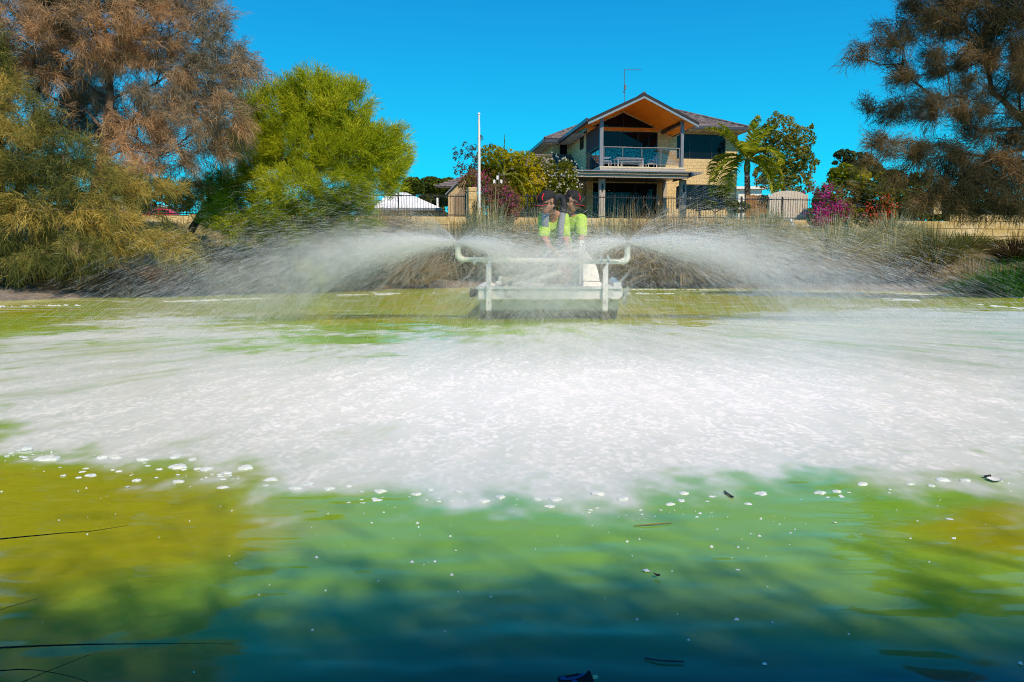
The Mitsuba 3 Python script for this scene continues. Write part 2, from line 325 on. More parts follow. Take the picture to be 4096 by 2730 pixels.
# windows: frame, panes, mullions
def window(u0, u1, z0, z1, w, splits, name='window', d=.06, axis=0, parent=None, glass='tinted_glass'):
    mb, t = MB(), .06
    def B(a0, a1, b0, b1, lo, hi):
        mb.box((a0, lo, b0), (a1, hi, b1)) if axis == 0 else mb.box((lo, a0, b0), (hi, a1, b1))
    B(u0, u1, z1 - t, z1, w - .01, w + d); B(u0, u1, z0, z0 + t, w - .01, w + d)
    cuts = [u0, *splits, u1]
    for c in (u0, u1 - t): B(c, c + t, z0 + t, z1 - t, w - .01, w + d)
    for c in splits: B(c - .03, c + .03, z0 + t, z1 - t, w - .01, w + d)
    k = obj(name, mb, 'dark_frame', parent or house, to_world=HT)
    for a, b in zip(cuts[:-1], cuts[1:]):
        a2, b2 = a + (t if a == u0 else .03), b - (t if b == u1 else .03)
        g = MB().box((a2, w + .02, z0 + t), (b2, w + .035, z1 - t)) if axis == 0 else MB().box((w + .02, a2, z0 + t), (w + .035, b2, z1 - t))
        obj('pane', g, glass, k, to_world=HT)
    return k
window(.2, 4.5, 6.47, 9.06, 3.62, [1.0, 2.05, 3.25, 3.95], 'sliding_door')
window(5.75, 8.95, 7.48, 9.0, 3.64, [6.6, 8.05])
window(5.75, 9.0, 4.35, 5.88, 3.64, [6.45, 7.55])
window(.4, 4.5, G0 + .02, 5.92, 3.64, [1.75, 3.1], 'sliding_door')
window(-2.2, -.62, G0 + .05, 5.9, 3.84, [-1.4], 'window')
window(4.42, 5.55, 8.1, 9.0, .03, [5.0], 'window', axis=1)
window(-.75, -.25, 8.2, 8.95, 8.23, [], 'window')
tri = MB(); tri.add([(.34, 3.66, 9.32), (4.38, 3.66, 9.32), (2.3, 3.66, 10.17), (.34, 3.67, 9.32), (4.38, 3.67, 9.32), (2.3, 3.67, 10.17)], [[0, 1, 2], [3, 5, 4]])
gw = obj('gable_window', MB().box((2.27, 3.62, 9.3), (2.33, 3.68, 10.16)).box((.3, 3.61, 9.3), (4.4, 3.69, 9.35)), 'dark_frame', house, to_world=HT); obj('pane', tri, 'tinted_glass', gw, to_world=HT)
# gable roof over the balcony
SL, UA, ZA = .473, 2.3, 10.50
def gz(u): return ZA - SL * np.abs(u - UA)
ul, ur = -.95, 5.55
mb = MB()
for s, e in ((-1, ul), (1, ur)):
    for (za, zb, w0, w1) in ((-.06, -.16, -.46, 9.0),):
        v = [(UA, w, gz(UA) + z) for w in (w0, w1) for z in (za, zb)] + [(e, w, gz(e) + z) for w in (w0, w1) for z in (za, zb)]
        mb.add(v, BOXF if True else 0)
obj('roof_deck', mb, 'navy_trim', house, to_world=HT)
mb = MB()
for s, e in ((-1, ul + .12), (1, ur - .12)):
    v = [(UA, w, gz(UA) + z) for w in (-.44, 3.58) for z in (-.165, -.19)] + [(e, w, gz(e) + z) for w in (-.44, 3.58) for z in (-.165, -.19)]
    mb.add(v, BOXF)
obj('timber_soffit', mb, 'timber_lining', house, to_world=HT)
for s, e in ((-1, ul), (1, ur)):
    v = [(UA, w, gz(UA) + z) for w in (-.53, -.465) for z in (-.15, -.275)] + [(e, w, gz(e) + z) for w in (-.53, -.465) for z in (-.15, -.275)]
    obj('barge_board', MB().add(v, BOXF), 'barge_blue', house, to_world=HT)
    v = [(UA, w, gz(UA) + z) for w in (-.545, -.47) for z in (.02, -.147)] + [(e, w, gz(e) + z) for w in (-.545, -.47) for z in (.02, -.147)]
    obj('verge', MB().add(v, BOXF), 'verge_dark', house, to_world=HT)
# roof tiles: one S-shaped shell per tile
def tile_mesh(o, a, b, n, wd, ln, rg):
    x = np.linspace(0, 1, 5); hgt = np.array([.0, .035, .03, .005, .0]) + .004 * rg.random()
    lift = .028 + .008 * rg.random()
    top = [o + a * (xx * wd * 1.02) + b * 0 + n * (h + lift) for xx, h in zip(x, hgt)]
    bot = [o + a * (xx * wd * 1.02) + b * (ln * 1.12) + n * (h + .004) for xx, h in zip(x, hgt)]
    und = [o + a * (xx * wd * 1.02) + n * (h + lift - .022) for xx, h in zip(x, hgt)]
    v = np.array(und + top + bot); f = []
    for i in range(4): f += [[i, i + 1, 6 + i], [i, 6 + i, 5 + i], [5 + i, 6 + i, 11 + i], [5 + i, 11 + i, 10 + i]]
    return v, np.array(f)
def tiled(poly3, name='roof_slope', limit=150, wd=.32, ln=.30, rows=None):
    """poly3: eave-left, eave-right, then the upper corners, in house axes. The eave runs along the first edge."""
    P = np.array(poly3, float); o = P[0]; a = nrm(P[1] - P[0]); n = nrm(np.cross(P[1] - P[0], P[-1] - P[0])); b = np.cross(n, a)
    q = np.stack([(P - o) @ a, (P - o) @ b], 1); poly = sg.Polygon(q)
    base = MB(); m = trimesh.creation.extrude_polygon(poly, .06, engine='earcut'); v = np.array(m.vertices); v = o + v[:, :1] * a + v[:, 1:2] * b + (v[:, 2:] - .06) * n
    base.add(v, np.array(m.faces)); k = obj(name, base, 'roof_tile', house, to_world=HT)
    x0, y0, x1, y1 = poly.bounds; rest = MB(); c = 0
    for j in range(int((y1 - y0) / ln) + 1):
        for i in range(int((x1 - x0) / wd) + 1):
            x, y = x0 + i * wd, y0 + j * ln
            if not poly.contains(sg.Point(x + wd / 2, y + ln / 2)): continue
            t = tile_mesh(o + a * x + b * y, a, b, n, wd, ln, rs)
            if c < limit: obj('tile', t, 'roof_tile', k, to_world=HT, smooth=50); c += 1
            else: rest.add(*t)
    if rest.n: obj('tiles', rest, 'roof_tile', k, kind='stuff', to_world=HT)
    return k, c
def capline(a, b, parent=None, r=.085, step=.38):
    a, b = np.asarray(a, float), np.asarray(b, float); L = np.linalg.norm(b - a); n = max(2, int(L / step)); d = (b - a) / L; mb = MB()
    for i in range(n):
        p, q = a + d * L * i / n, a + d * (L * (i + 1) / n + .04)
        mb.tube([p, q], [r * 1.06, r * .94], 8)
    obj('ridge_cap', mb, 'roof_tile', parent or house, to_world=HT, smooth=40)
EZ = 9.30
tiled([(5.45, 2.6, EZ), (10.05, 2.6, EZ), (5.45, 7.6, EZ + 2.2)], limit=110)
capline((10.05, 2.6, EZ + .04), (5.45, 7.6, EZ + 2.24))
tiled([(10.05, 2.6, EZ), (10.05, 14.5, EZ), (5.45, 9.5, EZ + 2.2), (5.45, 7.6, EZ + 2.2)], limit=0)
tiled([(-1.95, 7.35, 9.12), (-.75, 7.35, 9.12), (1.6, 11.2, 10.75), (1.4, 10.7, 10.72)], limit=40)
capline((-1.95, 7.35, 9.14), (1.4, 10.7, 10.74)); 
mb = MB()
v = [(-1.95, 7.35, 9.1), (-1.95, 16, 9.1), (1.4, 16, 10.7), (1.4, 10.7, 10.7)]; mb.add(v, [[0, 2, 1], [0, 3, 2]]); obj('roof_slope', mb, 'roof_tile', house, to_world=HT)
# tiles of the gable seen edge-on: a row of tile ends above each barge
for s, e in ((-1, ul), (1, ur)):
    d = np.array([e - UA, 0, gz(e) - ZA]); L = np.linalg.norm(d); d /= L; n = np.array([d[2] * -s, 0, abs(d[0])]); n = np.array([SL * s, 0, 1.0]); n /= np.linalg.norm(n)
    mb = MB(); k = int(L / .3)
    for i in range(k):
        for j in range(30):
            o = np.array([UA, -.44 + j * .32, ZA - .05]) + d * (L * (i + 1) / k)
            mb.add(*tile_mesh(o, np.array([0, 1.0, 0]), -d, n, .32, L / k, rs))
    obj('gable_tiles', mb, 'roof_tile', house, to_world=HT, kind='stuff')
capline((UA, -.52, ZA + .02), (UA, 8.8, ZA + .02))
# gutters, fascias, soffits
hbox('gutter', (ul - .12, -.5, 8.84), (ul, 7.36, 9.06), 'navy_trim', ch=.02)
hbox('gutter', (-1.95, 7.37, 8.86), (ul - .125, 7.48, 9.10), 'navy_trim', ch=.02)
hbox('gutter', (-2.06, 7.40, 8.86), (-1.955, 16, 9.10), 'navy_trim', ch=.02)
hbox('gutter', (5.56, 2.5, 9.13), (10.05, 2.62, 9.33), 'navy_trim', ch=.02)
hbox('gutter', (10.055, 2.5, 9.13), (10.16, 14.4, 9.33), 'navy_trim', ch=.02)
hbox('soffit', (ul, 3.7, 8.86), (-.02, 7.5, 8.90), 'soffit_white'); hbox('soffit', (-1.95, 7.51, 8.86), (-.02, 8.19, 8.90), 'soffit_white'); hbox('soffit', (-1.95, 8.2, 8.86), (-1.26, 16, 8.90), 'soffit_white')
hbox('soffit', (5.6, 2.63, 9.14), (10.04, 3.58, 9.18), 'soffit_white'); hbox('soffit', (9.77, 3.6, 9.14), (10.04, 14.3, 9.18), 'soffit_white')
hbox('roof_beam', (4.70, .2, 8.95), (4.86, 3.58, 9.14), 'dark_frame')
# balcony: slab, posts, blind, rails, glass
hbox('balcony_slab', (-.12, -.05, 6.23), (4.95, 3.58, 6.36), 'render_grey', ch=.01); hbox('balcony_floor', (-.14, -.07, 6.362), (4.97, 3.57, 6.46), 'render_cream', ch=.01)
hbox('balcony_post', (-.12, 0, 6.462), (.08, .18, gz(-.02) - .2), 'grey_trim', ch=.01); hbox('balcony_post', (4.70, 0, 6.462), (4.88, .18, gz(4.79) - .2), 'grey_trim', ch=.01)
v = [(-.05, w, z) for w in (.19, 3.58) for z in (7.66, 8.70)]; hbox('sun_blind', (-.06, .2, 7.66), (-.03, 3.57, 8.85), 'screen_cloth')
hbox('blind_rail', (-.08, .2, 7.60), (-.01, 3.57, 7.657), 'dark_frame')
rail = obj('balcony_rail', MB().tube([(.09, .08, 7.56), (4.69, .08, 7.56)], .032, 8).tube([(.09, .08, 6.62), (4.69, .08, 6.62)], .018, 6), 'steel', house, to_world=HT, smooth=40)
for u in (.13, 1.24, 2.38, 3.52, 4.64): obj('post', MB().box((u - .022, .06, 6.462), (u + .022, .10, 7.53)), 'steel', rail, to_world=HT)
for a, b in zip((.13, 1.24, 2.38, 3.52), (1.24, 2.38, 3.52, 4.64)):
    obj('glass_panel', MB().add([(a + .04, .085, 6.65), (b - .04, .085, 6.65), (b - .04, .085, 7.50), (a + .04, .085, 7.50)], [[0, 1, 2, 3]]), 'clear_glass', rail, to_world=HT)
srail = obj('side_rail', MB().tube([(-.02, .2, 7.52), (-.02, 3.55, 7.52)], .03, 8), 'dark_frame', house, to_world=HT)
for w in (.22, 1.3, 2.4, 3.5): obj('post', MB().box((-.04, w, 6.462), (0, w + .04, 7.48)), 'dark_frame', srail, to_world=HT)
for a, b in ((.28, 1.27), (1.36, 2.37), (2.46, 3.47)): obj('glass_panel', MB().add([(-.02, a, 6.6), (-.02, b, 6.6), (-.02, b, 7.46), (-.02, a, 7.46)], [[0, 1, 2, 3]]), 'clear_glass', srail, to_world=HT)
# patio roof on two rendered columns
hbox('patio_roof', (-6.2, -1.0, 6.05), (5.0, 3.58, 6.12), 'grey_trim', ch=.01)
v = [(5.01, -1.0, 6.12), (5.01, 2.2, 6.12), (5.01, -1.0, 5.86), (5.01, 2.2, 5.86), (5.75, -.9, 6.10), (5.75, 2.0, 6.10), (5.75, -.9, 6.06), (5.75, 2.0, 6.06)]
obj('patio_eave', trimesh.convex.convex_hull(np.array(v)), 'grey_trim', house, to_world=HT)
hbox('patio_fascia', (-6.2, -.9, 5.93), (4.85, -.8, 6.045), 'patio_wood'); hbox('patio_beam', (-6.2, -.78, 5.76), (4.9, -.55, 6.045), 'render_grey')
hbox('patio_ceiling', (-6.2, -.54, 5.97), (4.9, 3.56, 6.03), 'navy_trim')
for u in (0.0, 4.85):
    c = hbox('patio_column', (u - .17, -.17, G0), (u + .17, .17, 5.755), 'render_grey', ch=.012)
    obj('wall_light', MB().tube([(u, -.22, 5.05), (u, -.22, 5.45)], .05, 8).box((u - .03, -.19, 5.2), (u + .03, -.172, 5.3)), 'dark_frame', c, to_world=HT)
hbox('patio_column', (4.78, 3.2, G0), (5.02, 3.42, 5.96), 'render_grey', ch=.01)
hbox('meter_box', (5.28, 3.5, 3.25), (5.5, 3.58, 3.55), 'soffit_white', ch=.01)
# lower roofs on the left
tiled([(-6.6, 4.0, 6.15), (0.0, 4.0, 6.15), (0.0, 7.9, 8.05), (-2.7, 7.9, 8.05)], limit=120)
capline((-6.6, 4.0, 6.2), (-2.7, 7.9, 8.1)); capline((-2.7, 7.9, 8.1), (-.05, 7.9, 8.1))
tiled([(-9, 10.5, 6.2), (-1.3, 10.5, 6.2), (-1.3, 14.2, 8.0), (-5.2, 14.2, 8.0)], limit=0); capline((-5.2, 14.2, 8.03), (-1.4, 14.2, 8.03))
hbox('gutter', (-6.6, 3.86, 6.06), (-.03, 3.99, 6.2), 'navy_trim', ch=.02)
# aerial on the ridge
an = obj('antenna', MB().tube([(2.05, 2.6, 10.5), (2.02, 2.6, 12.55)], .022, 6).tube([(2.02, 2.6, 12.55), (3.05, 2.6, 12.56)], .014, 5).box((2.0, 2.5, 11.35), (2.12, 2.62, 11.62)).tube([(2.02, 2.6, 11.2), (1.95, 2.45, 11.2)], .05, 6), 'steel', house, to_world=HT)
for i in range(6): obj('rod', MB().tube([(2.12 + .17 * i, 2.35, 12.555), (2.12 + .17 * i, 2.85, 12.555)], .007, 4), 'steel', an, to_world=HT)
# furniture on the balcony
mat('outdoor_white', (0.62, 0.60, 0.66), 0.5, 0.4); mat('pale_timber', (0.55, 0.48, 0.40), 0.6, 0.3)
def hthing(name, label, cat, parts, m, group=None):
    t = thing(name, label, cat, group)
    for n, b in parts: obj(n, b, m, t, to_world=HT)
F0 = 6.462
def table(u0, u1, w0, w1, h, leg=.06):
    return [('top', MB().box((u0, w0, F0 + h - .04), (u1, w1, F0 + h), ch=.008))] + [('leg', MB().box((a, b, F0), (a + leg, b + leg, F0 + h - .042))) for a in (u0 + .08, u1 - .08 - leg) for b in (w0 + .05, w1 - .05 - leg)]
hthing('dining_table', 'pale slatted dining table on the upper balcony behind the glass', 'table', table(1.35, 3.1, 1.7, 2.6, .74), 'outdoor_white')
hthing('bench', 'low timber bench on the balcony in front of the dining table', 'bench', table(1.35, 2.75, .95, 1.3, .44), 'pale_timber')
def chair(u, w, dirn):
    s = .25; p = [('seat', MB().box((u - s, w - s, F0 + .42), (u + s, w + s, F0 + .46), ch=.008))]
    ub = u - dirn * s
    for k in range(4): p.append(('slat', MB().box((ub - .015, w - s, F0 + .53 + k * .1), (ub + .015, w + s, F0 + .58 + k * .1))))
    for a in (-1, 1):
        for b in (-1, 1): p.append(('leg', MB().box((u + a * s - .02, w + b * s - .02, F0), (u + a * s + .02, w + b * s + .02, F0 + (.415 if a == dirn else .93)))))
        p.append(('armrest', MB().box((u - s + .025, w + a * s - .025, F0 + .62), (u + s, w + a * s + .025, F0 + .65))))
    return p
hthing('armchair', 'white slatted armchair at the right end of the balcony table', 'chair', chair(3.55, 1.9, -1), 'outdoor_white')
hthing('armchair', 'white slatted armchair by the left balcony post', 'chair', chair(.55, 1.2, 1), 'outdoor_white')
# ---------------------------------------------------------------- limestone walls, fences, neighbours
def lime_col(p, n, uv):
    g = fbm(p.x * 6, p.y * 6, p.z * 6, octaves=4); k = cell_rand(dr.floor(p.x * 1.1), dr.floor(p.z * 2.6), 2)
    c = mix((0.50, 0.36, 0.14), (0.70, 0.56, 0.32), smoothstep(.25, .75, .35 * k + .65 * g))
    return mix(c, (0.30, 0.22, 0.10), smoothstep(.62, .8, fbm(p.x * 17, p.y * 17, p.z * 17, octaves=2)) * .6)
mat('limestone', mikit.proc(lime_col), 0.9, 0.1)
mat('lime_joint', (0.36, 0.26, 0.12), 0.95, 0.1)
mat('fence_black', (0.012, 0.013, 0.015), 0.4, 0.5)
FD = nrm([1.0, .148, 0]); FN = np.array([-FD[1], FD[0], 0])
def fpt(x, z, back=0.0): return np.array([x, float(fence_y(x)), z]) + FN * back
def stone_wall(x0, x1, tops, label, bh=.36, bw=.82, zb=1.2, limit=150):
    """tops: [(x from, x to, z top)] - a stepped wall of sawn limestone blocks along the fence line."""
    t = thing('limestone_wall', label, 'wall')
    poly = shapely.unary_union([sg.box(a, zb, b + 1e-3, z) for a, b, z in tops]); s = 1 / FD[0]
    fr = (fpt(0, 0), FD * s, FN); mb = MB(); wall_body(mb, poly, fr, .35)
    obj('core', mb, 'lime_joint', t)
    lay(t, 'block', [b.buffer(-.004) for b in courses(poly, bw, bh, .02, tops[0][2] - 20 * bh, x0) if b.area > .02], fr, .03, 'limestone', limit)
    return t
stone_wall(-17.5, -13.6, [(-17.5, -13.6, 2.86)], 'limestone block wall under the trees at the left, below the red car', limit=60)
stone_wall(-13.6, 19.4, [(-13.59, 19.4, 2.92)], 'long limestone retaining wall behind the sedges under the pool fence', limit=140)
stone_wall(19.4, 34, [(19.41, 21.2, 2.92), (21.2, 34, 3.25)], 'tall stepped limestone wall in tree shade at the far right', limit=160)
def pillar(x, z0, z1, w, label, m='limestone'):
    t = thing('stone_pillar', label, 'pillar'); zs = np.arange(z0, z1 - .05, .36)
    for a in zs: obj('block', MB().box((-w / 2, -w / 2, a + .006), (w / 2, w / 2, min(a + .354, z1)), ch=.015, R=np.stack([FD, FN, [0, 0, 1.0]], 1), o=fpt(x, 0, .2)), m, t)
pillar(-1.75, 2.93, 4.22, .42, 'cream block pillar left of the flagpole beside the paling fence')
pillar(20.55, 3.26, 4.35, .42, 'limestone pillar on the stepped wall under the dark tree', )
def pool_fence(x0, x1, zb, h, label, posts, limit=160, spear=.09, gap=.118):
    t = thing('pool_fence', label, 'fence'); n = 14
    xs = np.linspace(x0, x1, n)
    for name, z in (('top_rail', zb + h - spear), ('bottom_rail', zb + .07)):
        obj(name, MB().box((0, -.019, z - .02), (np.linalg.norm(fpt(x1, 0) - fpt(x0, 0)), .019, z + .02), R=np.stack([FD, FN, [0, 0, 1.0]], 1), o=fpt(x0, 0, .12)), 'fence_black', t)
    for x in posts: obj('post', MB().box((-.03, -.03, zb - .05), (.03, .03, zb + h + .04), R=np.stack([FD, FN, [0, 0, 1.0]], 1), o=fpt(x, 0, .12)), 'fence_black', t)
    bars = np.arange(x0 + gap / 2, x1, gap); rest = MB()
    for i, x in enumerate(bars):
        if min(abs(x - p) for p in posts) < .06: continue
        p = fpt(x, 0, .12); b = MB().box((-.008, -.008, zb), (.008, .008, zb + h - .03), o=p); b.add(p + [(-.011, -.011, zb + h - .03), (.011, -.011, zb + h - .03), (.011, .011, zb + h - .03), (-.011, .011, zb + h - .03), (0, 0, zb + h + .03)], [[0, 1, 4], [1, 2, 4], [2, 3, 4], [3, 0, 4], [0, 2, 1], [0, 3, 2]])
        if i < limit: obj('bar', b, 'fence_black', t)
        else: rest.add(*b.get())
    if rest.n: obj('bars', rest, 'fence_black', t, kind='stuff')
pool_fence(-1.45, 14.7, 2.93, 1.02, 'black spear-topped pool fence in front of the two-storey house', list(np.arange(-1.3, 14.6, 2.0)) + [12.0, 14.65], 140)
pool_fence(-7.6, -2.0, 2.93, 0.98, 'black pool fence in front of the white metal roof', [-7.55, -4.95, -2.05], 60)
pool_fence(20.9, 33.5, 3.26, .95, 'black fence on top of the tall stepped wall at the right', [20.95, 23.4, 25.9, 28.4, 30.9, 33.4], 110)
pool_fence(-17.3, -13.0, 2.88, .95, 'black fence by the red car behind the left trees', [-17.2, -15.1, -13.05], 40)
# flagpole
fp = at(1917, 820, 34.5)
t = thing('flagpole', 'bare white flagpole standing behind the pink bougainvillea', 'flagpole')
mat('white_paint', (0.80, 0.80, 0.80), 0.4, 0.5)
zt = at(1917, 462, 34.5)[2]
obj('pole', MB().tube([(fp[0], fp[1], 2.6), (fp[0], fp[1], (zt + 2.6) / 2), (fp[0], fp[1], zt)], [.07, .062, .045], 12), 'white_paint', t, smooth=40)
obj('finial', MB().mesh(trimesh.creation.icosphere(2, .06).apply_translation([fp[0], fp[1], zt + .05])), 'white_paint', t, smooth=True)
# timber paling fence and the neighbour's beige gable
mat('paling', (0.26, 0.20, 0.14), 0.85, 0.15); mat('beige_wall', (0.52, 0.40, 0.25), 0.9, 0.1)
t = thing('paling_fence', 'weathered timber paling fence with a peaked top by the cream pillar', 'fence')
for i in range(17):
    a = at(1818 + i * 4.3, 900, 37.5); px = 1818 + i * 4.3
    top = at(px, 755 + abs(px - 1848) * 1.15, 37.5)[2]
    j = rs.normal(0, .008)
    obj('paling', MB().box((a[0] - .022, a[1] + j, 2.9), (a[0] + .022, a[1] + .018 + j, top + rs.normal(0, .015))), 'paling', t)
t = thing('neighbour_house', 'beige gabled wall of the neighbouring house behind the paling fence', 'house')
a, b = at(1792, 800, 44), at(1900, 800, 44); zr, ze = at(1850, 706, 44)[2], at(1795, 775, 44)[2]
pr = sg.Polygon([(a[0], 2.9), (b[0], 2.9), (b[0], ze), ((a[0] + b[0]) / 2 + .25, zr), (a[0], ze)])
mb = MB(); wall_body(mb, pr, ((0, 44, 0), (1, 0, 0), (0, 1, 0)), 6); obj('wall', mb, 'beige_wall', t)
mb = MB(); xm = (a[0] + b[0]) / 2 + .25
for (xa, za), (xb, zb2) in (((a[0] - .12, ze - .1), (xm, zr + .06)), ((xm, zr + .06), (b[0] + .12, ze - .1))):
    mb.add([(x, y, z + k) for x, z in ((xa, za), (xb, zb2)) for y in (43.8, 50.2) for k in (.01, .09)], BOXF)
obj('roof', mb, 'grey_trim', t)
# white metal roof beyond the fence
t = thing('white_roof_house', 'low house with a bright white metal hip roof behind the fence', 'house')
Yh = 58.0
e0, e1, r0, r1 = at(1490, 834, Yh), at(1768, 834, Yh), at(1555, 771, Yh + 4.5), at(1625, 771, Yh + 4.5)
def roof_rib(p, n, uv): return mix((0.80, 0.81, 0.83), (0.66, 0.68, 0.72), smoothstep(.8, .95, dr.abs(2 * (p.x / .25 - dr.floor(p.x / .25)) - 1)))
mat('white_metal', mikit.proc(roof_rib), 0.35, 0.5)
v = [e0, e1, r1, r0, e0 + [0, 9, 0], e1 + [0, 9, 0]]
obj('roof', MB().add(v, [[0, 1, 2], [0, 2, 3], [0, 3, 4], [1, 5, 2], [4, 3, 2], [4, 2, 5]]), 'white_metal', t)
obj('gutter', MB().box((e0[0], Yh - .12, e0[2] - .16), (e1[0], Yh - .002, e0[2] + .02)), 'grey_trim', t)
obj('wall', MB().box((e0[0] + .4, Yh + .5, 2.9), (e1[0] - .4, Yh + 8.5, e0[2])), 'beige_wall', t)
vp = at(1749, 812, Yh + 1.0); obj('vent_pipe', MB().tube([vp - [0, 0, .35], vp + [0, 0, .35]], .09, 8), 'white_paint', t, smooth=40)
# beige building at the left and the white one right of the palm
t = thing('beige_building', 'corner of a beige building glimpsed between the left trees', 'house')
a, b = at(395, 880, 52), at(516, 880, 52); z1 = at(500, 808, 52)[2]
obj('wall', MB().box((a[0], 52, 2.9), (b[0], 60, z1)), 'beige_wall', t); obj('roof', MB().box((a[0] - .2, 51.8, z1 + .002), (b[0] + .25, 60.2, z1 + .14)), 'soffit_white', t)
t = thing('white_house', 'white house glimpsed between the house and the palm trunk', 'house')
a, b = at(2952, 860, 60), at(3045, 860, 60); z1, z2 = at(3000, 742, 60)[2], at(3000, 800, 60)[2]
obj('wall', MB().box((a[0], 60, 2.9), (b[0], 67, z1 - .3)), 'white_paint', t); obj('roof', MB().box((a[0] - .3, 59.7, z1 - .295), (b[0] + .3, 67, z1 - .1)), 'white_metal', t)
obj('window', MB().box((a[0] + .5, 59.95, z2 - 1.0), (a[0] + 1.3, 59.99, z2 + .1)), 'tinted_glass', t)
# cream arched gate of upright boards, brown paling fence beside it
mat('cream_board', (0.60, 0.53, 0.46), 0.6, 0.3); mat('brown_timber', (0.30, 0.15, 0.05), 0.8, 0.2)
t = thing('arched_gate', 'cream gate of upright boards with an arched top behind the pool fence', 'gate')
Yg = 42.0; g0, g1 = at(3078, 880, Yg)[0], at(3222, 880, Yg)[0]; zs, za = at(3150, 786, Yg)[2], at(3150, 764, Yg)[2]; n = 12
for i in range(n):
    x0 = g0 + (g1 - g0) * i / n; x1 = g0 + (g1 - g0) * (i + 1) / n - .012
    c = lambda x: zs + (za - zs) * math.sqrt(max(0, 1 - ((x - (g0 + g1) / 2) / ((g1 - g0) / 2)) ** 2))
    mb = MB(); v = [(x, y, z) for x in (x0, x1) for y in (Yg, Yg + .03) for z in (2.95, c(min(max(x, g0), g1)))]; mb.add(v, BOXF); obj('board', mb, 'cream_board', t)
obj('frame', MB().box((g0 - .1, Yg + .01, 2.9), (g0 - .01, Yg + .1, zs + .1)).box((g1 + .01, Yg + .01, 2.9), (g1 + .1, Yg + .1, zs + .1)).box((g0, Yg + .035, zs - .1), (g1, Yg + .07, zs)), 'cream_board', t)
t = thing('board_fence', 'brown timber board fence between the palm and the cream gate', 'fence')
for i in range(13):
    a = at(2985 + i * 7.4, 870, 43); obj('board', MB().box((a[0] - .045, 43, 2.9), (a[0] + .045, 43.02, at(3000, 781 + rs.normal(0, 1.2), 43)[2])), 'brown_timber', t)
# brown neighbour shed behind the right fence
mat('rust_brown', (0.30, 0.19, 0.15), 0.8, 0.2)
t = thing('brown_shed', 'low brown shed roof behind the fence at the right edge', 'shed')
a, b = at(4000, 860, 45), at(4250, 860, 45); z1 = at(4050, 826, 45)[2]
obj('wall', MB().box((a[0] + .3, 45.3, 2.9), (b[0], 49, z1 - .05)), 'beige_wall', t)
obj('roof', MB().add([(a[0], 45, z1 - .35), (b[0], 45, z1 - .35), (b[0], 47, z1 + .35), (a[0] + 1.6, 47, z1 + .35), (a[0], 49, z1 - .35), (b[0], 49, z1 - .35)], [[0, 1, 2], [0, 2, 3], [3, 2, 5], [3, 5, 4], [0, 3, 4]]), 'rust_brown', t)
# white drain pipes on the bank
for (x0, y0, x1, y1, nm) in ((3162, 880, 3182, 922, 'left'), (3255, 905, 3270, 942, 'right')):
    a, b = at(x0, y0, 36.6), at(x1, y1, 35.4)
    obj('drain_pipe', MB().tube([a + [0, 1.2, 0], a, b], .055, 8), 'white_paint', None, smooth=40, label=f'{nm} white drain pipe coming down the bank from the retaining wall', cat='pipe')
# street light boxes left of the house
t = thing('garden_light', 'post with three small white lamp boxes in front of the yellow-green shrub', 'lamp')
c = at(1995, 720, 37.5)
obj('post', MB().tube([(c[0], c[1], 2.9), (c[0], c[1], at(1995, 690, 37.5)[2])], .03, 6), 'steel', t, smooth=40)
for px, py in ((1977, 728), (2005, 728), (1990, 712)):
    p = at(px, py, 37.4); obj('lamp_box', MB().box(p - [.05, .05, .09], p + [.05, .05, .09], ch=.01), 'white_paint', t)

# ---------------------------------------------------------------- the red car behind the left trees
mat('car_red', (0.55, 0.02, 0.02), 0.25, 0.6, clearcoat=0.8); mat('tyre', (0.015, 0.015, 0.016), 0.85, 0.2); mat('chrome', (0.7, 0.7, 0.72), 0.2, 0.5, 0.9)
car = thing('red_car', 'red hatchback parked behind the limestone wall under the left trees', 'car')
c0 = at(628, 880, 39.0); zr = at(628, 836, 39.0)[2]; s = (zr - 2.9) / 1.48
cx = c0[0]
side = sg.Polygon([(-2.05, .35), (-2.08, .75), (-1.95, .93), (-1.0, 1.03), (-.35, 1.45), (.2, 1.5), (1.1, 1.47), (1.72, 1.02), (2.0, .95), (2.08, .6), (2.02, .3), (1.72, .28), (1.62, .52), (1.35, .63), (1.08, .52), (.98, .28), (-.98, .28), (-1.08, .52), (-1.35, .63), (-1.62, .52), (-1.72, .28)]).buffer(.04).buffer(-.03)
m = trimesh.creation.extrude_polygon(side, 1.68, engine='earcut'); m = m.subdivide().subdivide(); v = np.array(m.vertices)
tum = np.clip((v[:, 1] - .85) / .65, 0, 1) * .2; yy = (v[:, 2] - .84) * (1 - tum / .84)
body = np.stack([v[:, 0] * s + cx, 39.0 + yy * s + .84 * s, v[:, 1] * s + 2.9], 1)
obj('body', (body, np.array(m.faces)), 'car_red', car, smooth=35)
def cwin(pts, name):
    y = [39.0 + (.84 - .84 * (1 - np.clip((z - .85) / .65, 0, 1) * .2 / .84)) * s - .012 for _, z in pts]
    v = [(x * s + cx, yy, z * s + 2.9) for (x, z), yy in zip(pts, y)]; v += [(a, b + .02, c) for a, b, c in v]; obj(name, trimesh.convex.convex_hull(np.array(v)), 'tinted_glass', car)
cwin([(-.85, 1.05), (-.3, 1.39), (.18, 1.42), (.18, 1.05)], 'window'); cwin([(.26, 1.05), (.26, 1.42), (.95, 1.39), (1.05, 1.05)], 'window'); cwin([(1.14, 1.05), (1.05, 1.36), (1.18, 1.34), (1.5, 1.05)], 'window')
